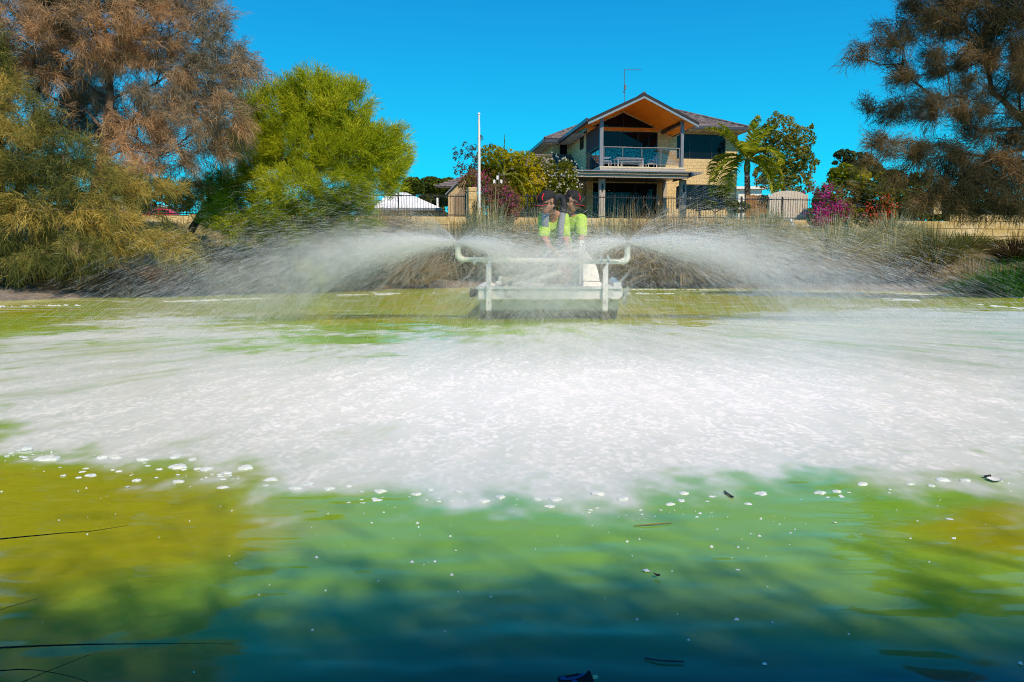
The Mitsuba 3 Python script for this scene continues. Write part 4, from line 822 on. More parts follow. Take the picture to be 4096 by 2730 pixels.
# ---------------------------------------------------------------- sedges and reeds along the shore
def tussock(label, px, py, Y, hpx, wpx, cols, seed, n, wd=.012, name='sedge_tussock', cat='sedge', droop=1.0, dead=0, group=None, seeds=0, upr=.5, z0=None):
    rg = np.random.default_rng(seed); c = at(px, py, Y); c[2] = float(ground_z(np.array([c[0]]), np.array([c[1]]))[0]) if z0 is None else z0
    H, R = hpx * Y / FOC * 1.08, wpx * Y / FOC / 2 * 1.22; n = int(n * 1.2); wd = wd * 1.5; t = thing(name, label, cat, group)
    def blades(n, cols, Hs, Rs, tlo, thi, dr_):
        az = rg.uniform(0, 2 * math.pi, n); q = rg.random(n) ** upr; rad = np.stack([np.cos(az), np.sin(az), 0 * az], 1); b = c + rad * (rg.random(n) ** .6 * Rs * .28)[:, None] - [0, 0, .05]
        k = 6; s = np.linspace(0, 1, k); Lh = Hs * (1.12 - .38 * q) * rg.uniform(.65, 1.1, n); out = Rs * q * rg.uniform(.6, 1.15, n)
        fall = dr_ * q * rg.uniform(.35, 1.25, n)
        x = out[:, None] * s ** 1.15; z = Lh[:, None] * (1.6 * s - (.55 + .78 * fall[:, None]) * s ** 2.0) * .9
        p = b[:, None] + rad[:, None] * x[..., None] + np.array([0, 0, 1.0]) * np.maximum(z, .02)[..., None] + rg.normal(0, .03, (n, 1, 3)) * s[None, :, None]
        tan = np.cross(rad, [0, 0, 1.0]) + rg.normal(0, .35, (n, 3)); tan = nrm(tan); w = wd * rg.uniform(.6, 1.3, n)[:, None] * np.interp(s, [0, .5, 1], [1, .9, .12])[None]
        v = np.stack([p - tan[:, None] * w[..., None] / 2, p + tan[:, None] * w[..., None] / 2], 2).reshape(n, -1, 3)
        f = np.array([[2 * i, 2 * i + 1, 2 * i + 3] for i in range(k - 1)] + [[2 * i, 2 * i + 3, 2 * i + 2] for i in range(k - 1)])
        F = (f[None] + (np.arange(n) * 2 * k)[:, None, None]).reshape(-1, 3); col = pal(cols, rg.uniform(tlo, thi, n), rg, .2)
        return v.reshape(-1, 3), F, np.repeat(col, 2 * k, 0), p[:, -1]
    v, f, cc, tip = blades(n, cols, H, R, 0, 1, droop); put_leaves('blades', t, (v, f, cc), kind='stuff')
    if dead:
        v, f, cc, _ = blades(dead, STRAW, H * .62, R * .95, 0, 1, 1.7); put_leaves('dead_blades', t, (v, f, cc), kind='stuff')
    if seeds:
        j = rg.permutation(len(tip))[:seeds]; q = np.repeat(tip[j], 26, 0); a = nrm(rg.normal(0, .2, (seeds, 3)) + [0, 0, 1.0]).repeat(26, 0); q = q + a * rg.uniform(-.28, .05, (len(q), 1))
        put_leaves('seed_heads', t, needles(q, a + rg.normal(0, .35, q.shape), .05, .006, pal([(.30, .28, .20), (.42, .38, .28)], rg.random(len(q)), rg), rg, .1), kind='stuff')
    return t
STRAW = [(0.414, 0.299, 0.161), (0.575, 0.437, 0.253), (0.713, 0.575, 0.38)]
SG = [(0.193, 0.228, 0.103), (0.359, 0.379, 0.186), (0.552, 0.524, 0.289), (0.745, 0.635, 0.386)]
TAN = [(.20, .18, .08), (.36, .29, .14), (.50, .39, .20), (.60, .47, .27)]
DG = [(.04, .045, .03), (.08, .085, .055), (.14, .145, .09), (.22, .20, .12)]
for a in [
    ('huge fountain sedge with straw skirt left of the right stone wall', 3330, 1135, 27.2, 235, 620, SG, 81, 2600, .013, 2400),
    ('rounded sedge with a broken pale stump in front of the right wall', 3730, 1140, 24.6, 215, 380, [(.07, .09, .02), (.14, .16, .03), (.24, .22, .07), (.34, .26, .12)], 82, 1700, .013, 1900),
    ('huge tan sedge fountain right of the boat', 2720, 1140, 28.6, 300, 640, TAN, 83, 2800, .014, 1900),
    ('grey-green sedge between the tan fountain and the straw-skirted one', 3020, 1135, 29.0, 240, 460, SG, 84, 1700, .013, 300),
    ('grey sedge directly behind the right end of the boat', 2450, 1140, 30.0, 270, 420, SG, 85, 1700, .013, 200),
    ('sedge hidden in spray behind the men', 2190, 1138, 30.6, 280, 420, SG, 86, 1700, .013, 200),
    ('sedge arching behind the left nozzle', 1950, 1138, 30.2, 330, 420, SG, 87, 1900, .013, 300),
    ('dry tan sedge sweeping down left of the boat', 1640, 1150, 27.0, 190, 340, TAN, 88, 1500, .013, 700),
    ('dark sedge between the dry tan one and the left nozzle', 1820, 1142, 29.4, 230, 280, DG, 89, 1000, .013, 150),
    ('dark reeds under the bushy green tree', 1130, 1165, 23.2, 200, 360, DG, 90, 1500, .012, 100),
    ('dark reeds left of the dry tan sedge', 1400, 1160, 24.6, 200, 340, DG, 91, 1500, .012, 150),
    ('dark reeds at the foot of the leaning trunk', 860, 1172, 22.0, 180, 320, DG, 92, 1300, .012, 150),
    ('brown drooping sedge on the mud below the red car', 660, 1180, 20.4, 110, 240, [(.14, .10, .06), (.24, .16, .09), (.32, .22, .13)], 93, 800, .010, 300),
    ('straw-skirted sedge on the left bank under the she-oak', 370, 1175, 19.4, 130, 420, [(.07, .07, .02), (.16, .12, .04), (.30, .20, .08)], 94, 1400, .011, 1100),
    ('bluish-green reeds at the left edge of the bank', 50, 1180, 18.4, 110, 230, [(.02, .045, .035), (.05, .09, .07), (.10, .13, .09)], 95, 800, .010, 60),
    ('tall feathery grass in front of the left patio column', 2540, 900, 33.6, 190, 330, TAN, 96, 700, .012, 0),
    ('tan grass along the wall left of the low glossy plants', 2790, 905, 34.0, 120, 420, TAN, 97, 800, .012, 200),
    ('grass tuft on the wall foot below the left fence', 1760, 905, 33.5, 110, 330, SG, 98, 700, .012, 200),
    ('grass under the faded bougainvillea', 2060, 910, 33.4, 100, 360, TAN, 99, 700, .012, 200),
    ('small bright green tuft on the mud right of the tan fountain', 3010, 1142, 27.4, 46, 90, [(.08, .13, .02), (.14, .20, .03)], 100, 260, .012, 0),
    ('vivid green sedge mound at the right edge of the shore', 4030, 1165, 19.6, 165, 440, [(.02, .12, .012), (.05, .22, .02), (.12, .32, .03)], 101, 2600, .010, 0),
    ('second green mound running out of the photo at the right', 4230, 1165, 19.4, 210, 400, [(.012, .05, .006), (.03, .10, .012), (.06, .15, .015)], 102, 1600, .010, 0),
    ('dark twiggy scrub above the green mound at the right edge', 4060, 1050, 24.5, 120, 330, [(.03, .02, .012), (.06, .04, .02), (.10, .07, .03)], 103, 900, .010, 0),
    ('tan grass on the wall foot below the white roof', 1600, 915, 33.0, 150, 330, TAN, 110, 700, .012, 150),
    ('grey-green grass on the bank behind the left nozzle', 1880, 930, 32.4, 165, 360, SG, 111, 700, .012, 150),
    ('tan grass on the bank directly behind the men', 2230, 925, 32.6, 150, 380, TAN, 112, 800, .012, 150),
    ('grey-green grass left of the tall feathery grass', 2400, 925, 33.0, 155, 330, SG, 113, 700, .012, 100),
    ('tan grass right of the tall feathery grass', 2660, 920, 33.4, 150, 360, TAN, 114, 800, .012, 150),
    ('grey-green grass below the brown board fence', 2930, 935, 33.6, 110, 380, SG, 115, 700, .012, 150),
    ('grey-green sedge below the cream gate', 3140, 985, 32.0, 90, 420, SG, 116, 900, .012, 150),
    ('olive grass clump right of the orange-red shrub', 3640, 985, 31.5, 80, 300, SG, 117, 600, .012, 100),
    ('low olive grass in front of the tall stepped wall', 3860, 1040, 29.0, 70, 380, [(.07, .09, .02), (.14, .16, .03), (.24, .22, .07)], 118, 900, .012, 100),
    ('grey-green grass below the leaning green tree at mid-bank', 1180, 1020, 27.0, 90, 420, DG, 119, 900, .012, 100),
    ('grey-green grass mid-bank left of the dry tan sedge', 1440, 1030, 28.0, 110, 420, DG, 120, 900, .012, 150),
    ('tan grass mid-bank between the dry tan sedge and the left nozzle', 1720, 1040, 30.0, 120, 420, TAN, 121, 900, .012, 150),
    ('dark reeds at the waterline left of the brown drooping sedge', 520, 1190, 18.9, 110, 240, DG, 130, 700, .012, 150),
    ('dark reeds at the waterline right of the brown drooping sedge', 800, 1184, 20.2, 130, 280, DG, 131, 800, .012, 150),
    ('dark reeds at the waterline below the leaning trunk', 960, 1181, 20.9, 140, 280, DG, 132, 800, .012, 150),
    ('dark reeds at the waterline below the bushy green tree', 1110, 1177, 21.7, 150, 280, DG, 133, 800, .012, 150),
    ('dark reeds at the waterline below the lowest green branch', 1270, 1173, 22.6, 150, 300, DG, 134, 800, .012, 150),
    ('dark reeds at the waterline touching the dry tan sedge', 1430, 1167, 23.8, 150, 280, DG, 135, 800, .012, 150),
    ('dry tan tussock between the broken-stump sedge and the green mound', 3890, 1150, 22.4, 120, 300, TAN, 136, 800, .012, 300),
    ('grey-green tussock between the fountain sedge and the broken-stump one', 3540, 1140, 25.6, 170, 300, SG, 137, 900, .012, 250),
    ('grey-green tussock left of the straw-skirted fountain sedge', 3160, 1135, 27.6, 190, 320, SG, 138, 1000, .012, 300),
    ('tan tussock between the tan fountain and the spray', 2880, 1138, 28.2, 210, 340, TAN, 139, 1000, .012, 300),
    ('broad pale grass mound below the white roof', 1520, 1000, 31.2, 170, 430, TAN, 150, 1500, .013, 250),
    ('broad pale grass mound left of the flagpole line', 1700, 1022, 30.599999999999998, 177, 430, SG, 151, 1500, .013, 250),
    ('broad pale grass mound behind the left nozzle, higher up the bank', 1890, 1000, 30.0, 184, 430, SG, 152, 1500, .013, 250),
    ('broad pale grass mound just left of the men, higher up the bank', 2080, 1022, 31.2, 191, 430, TAN, 153, 1500, .013, 250),
    ('broad pale grass mound just right of the men, higher up the bank', 2310, 1000, 30.599999999999998, 198, 430, SG, 154, 1500, .013, 250),
    ('broad pale grass mound under the left patio column', 2500, 1022, 30.0, 175, 430, SG, 155, 1500, .013, 250),
    ('broad pale grass mound behind the right nozzle, higher up the bank', 2690, 1000, 31.2, 182, 430, TAN, 156, 1500, .013, 250),
    ('broad pale grass mound below the palm, higher up the bank', 2880, 1022, 30.599999999999998, 189, 430, SG, 157, 1500, .013, 250),
    ('broad pale grass mound below the cream gate, higher up the bank', 3070, 1000, 30.0, 196, 430, SG, 158, 1500, .013, 250),
    ('grey reeds in front of the limestone wall right of the fountain sedge', 3560, 1130, 28.6, 160, 320, SG, 104, 900, .012, 200)]:
    lab, px, py, Y, h, w, cols, seed, n, wd, dead = a
    tussock(lab, px, py, Y, h, w, cols, seed, n, wd, dead=dead, seeds=60 if seed == 96 else 0, upr=.75 if seed in (96, 97) else .95 if seed >= 110 else .62)

# short grass, litter and twigs over the bank
rg = np.random.default_rng(200); m = 60000; X = rg.uniform(-16, 30, m); Yb = rg.uniform(16, 40, m); Z = ground_z(X, Yb); ok = (Z > .16) & (Yb < fence_y(X) - .1) & (rg.random(m) < .25 + .75 * np.clip((Z - .25) / .4, 0, 1)); B = np.stack([X, Yb, Z], 1)[ok]
cl = meshkit.fbm(B * .8, 3, 8); keep = (cl + rg.normal(0, .1, len(B)) > .42) & ((B[:, 0] < 7) | (B[:, 1] > 34) | (rg.random(len(B)) < .35)); B, cl = B[keep], cl[keep]
obj('bank_grass', *(lambda q: ((q[0], q[1]), 'leaf'))(q := needles(B - [0, 0, .03], rg.normal(0, .5, B.shape) + [0, 0, 1.0], rg.uniform(.12, .5, len(B)) * np.interp(B[:, 0], [12, 17], [1, .45]), .016, pal([(.12, .10, .04), (.20, .19, .06), (.34, .27, .13), (.42, .34, .2)], (cl - .5) * 2.5 + .5 + rg.normal(0, .2, len(B)), rg), rg, .35)), color=q[2], kind='stuff', label='dry grass and litter covering the bank', cat='grass')
# ---------------------------------------------------------------- the spraying boat
def hull_col(p, n, uv):
    s = fbm(p.x * 6, p.y * 6, p.z * 9, octaves=3); c = mix((0.80, 0.79, 0.78), (0.66, 0.64, 0.63), s)
    c = mix(c, (0.10, 0.09, 0.06), smoothstep(.15, .10, p.z + .03 * (s - .5)) * .92)
    return mix(c, (0.28, 0.15, 0.06), smoothstep(.68, .8, fbm(p.x * 13, p.y * 13, p.z * 13, octaves=2)) * .5)
mat('boat_paint', mikit.proc(hull_col), 0.45, 0.4)
mottled('pvc', (0.80, 0.77, 0.64), (0.85, 0.83, 0.76), 6, 0.35, 0.5)
mottled('galv', (0.50, 0.52, 0.54), (0.68, 0.70, 0.70), 9, 0.4, 0.5)
mottled('white_plastic', (0.78, 0.78, 0.76), (0.84, 0.84, 0.83), 5, 0.4, 0.4)
mottled('rusty_red', (0.30, 0.10, 0.07), (0.42, 0.19, 0.14), 15, 0.6, 0.3)
mottled('hose_grey', (0.20, 0.23, 0.20), (0.36, 0.40, 0.36), 8, 0.5, 0.4)
mat('rubber', (0.02, 0.021, 0.022), 0.7, 0.3); mat('rope', (0.55, 0.50, 0.40), 0.9, 0.1)
BX0, BX1, BY0, BY1, BZ = -.45, 1.44, 10.67, 14.5, .42
boat = thing('work_boat', 'flat-bowed white work boat spraying water from a pipe boom in mid-pond', 'boat')
prof = [(BY0, .42), (BY0, .275), (BY0 + .10, .25), (BY0 + .42, -.14), (BY1 - .1, -.14), (BY1, .05), (BY1, .42)]
def hull_shell(x0, x1, prof, taper=.03):
    n = len(prof); v = [(x0 + (taper if z < .2 else 0), y, z) for y, z in prof] + [(x1 - (taper * .3 if z < .2 else 0), y, z) for y, z in prof]
    f = []
    for i in range(n):
        j = (i + 1) % n; f += [[i, n + i, n + j], [i, n + j, j]]
    f += [[0, i + 1, i] for i in range(1, n - 1)] + [[n, n + i, n + i + 1] for i in range(1, n - 1)]
    return trimesh.Trimesh(np.array(v, float), np.array(f), process=True)
hs = hull_shell(BX0, BX1, prof); hs.fix_normals()
M = lambda m: m3.Manifold(m3.Mesh(np.array(m.vertices, np.float32), np.array(m.faces, np.uint32)))
well = m3.Manifold.cube([BX1 - BX0 - .12, 2.85, .6]).translate([BX0 + .06, 11.52, .12])
obj('hull', M(hs) - well, 'boat_paint', boat)
obj('gunwale', MB().box((BX0 - .025, BY0 - .03, .405), (BX1 + .025, BY0 + .05, .445), ch=.008).box((BX0 - .03, BY0 + .051, .405), (BX0 + .04, BY1, .44)).box((BX1 - .04, BY0 + .051, .405), (BX1 + .03, BY1, .44)), 'galv', boat)
obj('deck', MB().box((BX0 + .03, BY0 + .05, .421), (BX1 - .04, 11.5, .436)), 'boat_paint', boat)
obj('bow_plate', MB().box((1.20, BY0 - .016, .29), (1.33, BY0 - .001, .40)), 'galv', boat)
for px, py0, py1, lean in ((1955, 1030, 1287, 1), (2423, 1048, 1285, -1)):
    a, b = at(px, py0, 10.60), at(px, py1, 10.60); x = a[0]
    v = [(x + s * .034, 10.60 + d, z) for s in (-1, 1) for d in (0, .03) for z in (b[2] - .03, a[2] - (.12 if s == -lean * -1 * 1 and False else (.10 if s == -1 else 0)))]
    obj('post', MB().add(v, BOXF), 'boat_paint', boat)
fx = at(1897, 1172, 10.75); obj('fender', MB().tube([fx - [.06, 0, .0], fx + [.04, 0, 0]], .058, 14).tube([fx + [.03, .02, 0], fx + [.10, .1, 0]], .03, 8), 'rubber', boat, smooth=40)
# pipe boom with upturned ends and nozzles
zl, zr2 = at(1840, 1039, 10.66)[2], at(2500, 1047, 10.66)[2]
xl, xr = -.715, 1.53
bd = obj('spray_boom', MB().tube([(xl + .06, 10.66, zl), (.4, 10.66, (zl + zr2) / 2 - .004), (xr - .06, 10.66, zr2)], .036, 14), 'pvc', boat, smooth=40)
for x, z, s in ((xl, zl, 1), (xr, zr2, -1)):
    th = np.linspace(0, math.pi / 2, 7); c = [(x + s * .075 - s * .075 * math.sin(t), 10.66, z + .075 - .075 * math.cos(t)) for t in th]
    obj('elbow', MB().tube(c, .045, 14), 'pvc', bd, smooth=40); obj('riser', MB().tube([(x, 10.66, z + .07), (x, 10.66, .965)], .039, 14), 'pvc', bd, smooth=40)
    obj('nozzle', MB().tube([(x, 10.66, .966), (x, 10.66, 1.0), (x, 10.66, 1.015)], [.046, .046, .03], 14).tube([(x, 10.66, 1.015), (x, 10.66, 1.05)], [.01, .022], 8), 'galv', bd, smooth=40)
for px in (1898, 1958, 2405, 2432):
    a = at(px, 1040, 10.66); obj('clamp', MB().box((a[0] - .012, 10.61, a[2] - .06), (a[0] + .012, 10.71, a[2] + .06)), 'galv', bd)
for p0, p1, py in ((1872, 1990, 1034), (2365, 2480, 1040)):
    a, b = at(p0, py, 10.60), at(p1, py, 10.60); obj('bracket', MB().box((a[0], 10.585, a[2] - .006), (b[0], 10.60, a[2] + .012)), 'galv', bd)
# motor pump in its tube frame
pump = thing('motor_pump', 'small petrol water pump in a white tube frame on the bow deck', 'pump')
PZ = .437; pxa, pxb = at(2182, 1100, 11.1)[0], at(2328, 1100, 11.1)[0]
def hoop(y, x0, x1, z0, z1, r=.07):
    c = [(x0, z0 + .02), (x0, z1 - r)] + [(x0 + r - r * math.cos(t), z1 - r + r * math.sin(t)) for t in np.linspace(.3, 1.57, 5)] + [(x1 - r + r * math.sin(t), z1 - r + r * math.cos(t)) for t in np.linspace(0, 1.27, 5)] + [(x1, z1 - r), (x1, z0 + .02)]
    return [(a, y, b) for a, b in c]
mb = MB(); zt = at(2255, 1006, 11.1)[2]
for y in (11.08, 11.42): mb.tube(hoop(y, pxa, pxb, PZ, zt), .013, 8); mb.tube([(pxa, y, PZ + .015), (pxb, y, PZ + .015)], .013, 8)
for x in (pxa, pxb): mb.tube([(x, 11.08, PZ + .015), (x, 11.42, PZ + .015)], .013, 8); mb.tube([(x, 11.08, zt - .12), (x, 11.42, zt - .12)], .012, 8)
obj('frame', mb, 'galv', pump, smooth=40)
pc = at(2248, 1108, 11.16)
obj('pump_housing', MB().tube([pc + [0, -.07, 0], pc + [0, -.05, 0], pc + [0, .05, 0], pc + [0, .07, 0]], [.10, .135, .135, .10], 20).tube([pc + [0, -.09, 0], pc + [0, -.071, 0]], .05, 12), 'rusty_red', pump, smooth=35)
ec = at(2290, 1105, 11.26); obj('engine', MB().box(ec - [.09, .10, .14], ec + [.09, .10, .10], ch=.02).tube([ec + [0, -.101, 0], ec + [0, -.14, 0]], [.075, .07], 16), 'hose_grey', pump, smooth=30)
tc = at(2252, 1030, 11.25); obj('fuel_tank', MB().box(tc - [.13, .10, .05], tc + [.13, .10, .045], ch=.025), 'white_plastic', pump); obj('filler_cap', MB().tube([tc + [0, 0, .046], tc + [0, 0, .075]], .035, 12), 'rubber', pump, smooth=40)
oc = pc + [0, 0, .13]; obj('outlet', MB().tube([oc, oc + [0, 0, .09]], .045, 12).tube([oc + [0, 0, .09], oc + [0, 0, .10]], .06, 12), 'galv', pump, smooth=40)
for k in range(3):
    b = at(2232 + 34 * k, 1140 - 6 * (k % 2), 11.05); obj('bolt', MB().tube([b, b + [0, -.03, 0]], .018, 8), 'white_plastic', pump, smooth=40)
def curve_tube(pts, Ys, r, k=12, n=20): return MB().tube(arc([at(x, y, yy) for (x, y), yy in zip(pts, Ys)], n), r, k)
obj('suction_hose', curve_tube([(2245, 1088), (2170, 1112), (2085, 1138)], [11.0, 10.95, 10.88], .037), 'pvc', None, smooth=40, label='stout white suction pipe slanting from the pump to the deck', cat='hose')
obj('delivery_hose', curve_tube([(2195, 1062), (2120, 1092), (2060, 1122), (2035, 1142)], [11.15, 11.1, 11.0, 10.95], .033), 'hose_grey', None, smooth=40, label='darker grey hose curving down behind the white suction pipe', cat='hose')
# hopper beside the men
hop = thing('white_hopper', 'white moulded hopper with a narrow neck beside the right man', 'hopper'); Yp = 11.62
def section(py, p0, p1, d): a, b = at(p0, py, Yp), at(p1, py, Yp); return [(a[0], Yp - d, a[2]), (b[0] - .05 * (b[0] - a[0]), Yp - d, a[2]), (b[0], Yp - d * .5, a[2]), (b[0], Yp + d * .5, a[2]), (b[0] - .05 * (b[0] - a[0]), Yp + d, a[2]), (a[0], Yp + d, a[2])]
secs = [section(*s) for s in ((962, 2318, 2336, .05), (1003, 2318, 2341, .06), (1018, 2320, 2356, .10), (1042, 2322, 2372, .14), (1070, 2324, 2385, .17), (1100, 2326, 2393, .19), (1124, 2327, 2396, .20))]
v = np.array(secs).reshape(-1, 3); f = []
for i in range(len(secs) - 1):
    for j in range(6): j2 = (j + 1) % 6; f += [[i * 6 + j, i * 6 + j2, (i + 1) * 6 + j2], [i * 6 + j, (i + 1) * 6 + j2, (i + 1) * 6 + j]]
f += [[0, 2, 1], [0, 3, 2], [0, 4, 3], [0, 5, 4]]
hm = trimesh.Trimesh(v, np.array(f), process=True); hm.fix_normals(); obj('body', hm, 'white_plastic', hop, smooth=50)
a, b = at(2325, 1126, Yp), at(2401, 1126, Yp); obj('base', MB().box((a[0], Yp - .22, .13), (b[0], Yp + .22, a[2] - .004), ch=.02), 'white_plastic', hop)
# loose gear on the deck
c = at(2030, 1135, 11.2); r = thing('rope_coil', 'tangled pale rope coil on the left of the bow deck', 'rope')
q = np.linspace(0, 9 * math.pi, 120); obj('coil', MB().tube(np.stack([c[0] + (.10 + .012 * np.sin(q * 2.3)) * np.cos(q), c[1] + (.10 + .012 * np.cos(q * 1.7)) * np.sin(q), .45 + q * .0035 + .012 * np.sin(q * 3.1)], 1), .011, 6), 'rope', r, smooth=40)
c = at(2000, 1138, 11.15); o = thing('hose_fitting', 'white pipe fitting lying on the deck by the left post', 'fitting')
obj('tee', MB().tube([c + [-.06, 0, .01], c + [.07, .03, .01]], .035, 12).tube([c + [0, .01, .03], c + [.01, .0, .11]], .03, 12), 'white_plastic', o, smooth=40)
c = at(2075, 1128, 11.3); obj('jerry_can', MB().box((c[0] - .08, 11.22, .437), (c[0] + .04, 11.4, .56), ch=.02).tube([(c[0] - .02, 11.3, .56), (c[0] - .02, 11.3, .59)], .02, 8), 'white_plastic', None, label='small white container behind the hoses on the deck', cat='can')
om = thing('trolling_motor', 'small electric outboard with its propeller raised at the right bow corner', 'motor')
h = at(2455, 1128, 10.95); obj('head', MB().tube([h + [-.05, 0, .03], h + [.0, 0, .0], h + [.05, -.02, -.05]], [.05, .06, .045], 14), 'white_plastic', om, smooth=40)
s2 = at(2494, 1180, 10.85); obj('shaft', MB().tube([h + [.04, -.02, -.04], s2], .015, 8), 'galv', om, smooth=40)
obj('motor_pod', MB().tube([s2 + [-.01, .10, .02], s2 + [0, .05, 0], s2 + [0, -.06, -.01], s2 + [0, -.10, -.01]], [.02, .048, .048, .02], 14), 'hose_grey', om, smooth=40)
for k in range(2):
    an = math.radians(70 + 180 * k); d = np.array([math.cos(an) * .5, -.1, math.sin(an)]); p = s2 + [0, -.11, -.01]
    obj('propeller_blade', trimesh.convex.convex_hull(np.array([p + [.012, 0, 0], p - [.012, 0, 0], p + d * .08 + [.045, -.01, 0], p + d * .08 - [.03, .02, 0], p + d * .15 + [.02, -.01, 0], p + d * .08 + [.045, .004, 0]])), 'hose_grey', om)
obj('bracket', MB().box((1.36, 10.70, .441), (1.46, 11.0, .50)).box((1.445, 10.70, .30), (1.475, 10.9, .44)), 'galv', om)
ww_ = arc([at(2462, 1115, 10.95), at(2475, 1098, 10.95), at(2490, 1104, 10.9), at(2478, 1120, 10.9), at(2466, 1112, 10.9)], 24); obj('cable', MB().tube(ww_, .006, 5), 'rubber', om, smooth=40)
w0 = at(2478, 1128, 10.98); obj('wood_scrap', MB().box((-.10, -.012, -.018), (.10, .012, .018), R=trimesh.transformations.rotation_matrix(-.75, [0, 1, 0])[:3, :3], o=w0 + [.04, 0, .04]), 'pale_timber', None, label='split piece of wood propped behind the small outboard', cat='wood')

# ---------------------------------------------------------------- the two men
mat('skin', (0.42, 0.22, 0.15), 0.6, 0.3); mat('hi_vis', (0.40, 0.58, 0.11), 0.8, 0.1); mat('trousers', (0.025, 0.03, 0.045), 0.9, 0.1)
mat('cap_black', (0.022, 0.022, 0.026), 0.8, 0.2); mat('cap_red', (0.55, 0.02, 0.03), 0.7, 0.2); mat('hair_dark', (0.018, 0.013, 0.012), 0.7, 0.3); mat('vest_grey', (0.30, 0.32, 0.36), 0.7, 0.2); mat('vest_dark', (0.02, 0.025, 0.032), 0.7, 0.3); mat('boot', (0.05, 0.035, 0.025), 0.8, 0.2); mat('eye_white', (0.7, 0.7, 0.68), 0.2, 0.5)
def ball(c, r, n=16): return m3.Manifold.sphere(r, n).translate([float(x) for x in c])
def bone(a, b, ra, rb): return (ball(a, ra) + ball(b, rb)).hull()
def soften(m, length=.022, it=8):
    g = m.refine_to_length(length).to_mesh(); t = trimesh.Trimesh(g.vert_properties[:, :3], g.tri_verts, process=True); trimesh.smoothing.filter_taubin(t, iterations=it); return t
def hand(wr, pd, palm_n, side, S):
    """palm + four bent fingers + thumb; pd points from the wrist to the knuckles, the fingers curl towards palm_n."""
    pd, pn = nrm(pd), nrm(palm_n); pn = nrm(pn - pd * (pn @ pd)); x = np.cross(pd, pn) * side; k = []
    kn = [wr + S * (pd * .095 + x * o) for o in (-.033, -.011, .011, .032)]
    m = (ball(wr, .03 * S) + ball(kn[0], .014 * S) + ball(kn[3], .013 * S) + ball(wr + pd * .03 * S + x * .028 * S, .018 * S) + ball(wr + pd * .03 * S - x * .028 * S, .018 * S)).hull()
    for q, l in zip(kn, (.030, .034, .032, .025)):
        a = q + S * l * 1.2 * nrm(pd + pn * .35); b = a + S * l * .9 * nrm(pd * .35 + pn); c = b + S * l * .7 * nrm(-pd * .3 + pn)
        m = m + bone(q, a, .011 * S, .010 * S) + bone(a, b, .010 * S, .009 * S) + bone(b, c, .009 * S, .008 * S)
    t0 = wr + S * (pd * .03 - x * .032); t1 = t0 + S * .035 * nrm(-x + pd * .7 + pn * .4); t2 = t1 + S * .03 * nrm(pd + pn * .8 - x * .2)
    return m + bone(t0, t1, .015 * S, .012 * S) + bone(t1, t2, .012 * S, .010 * S)
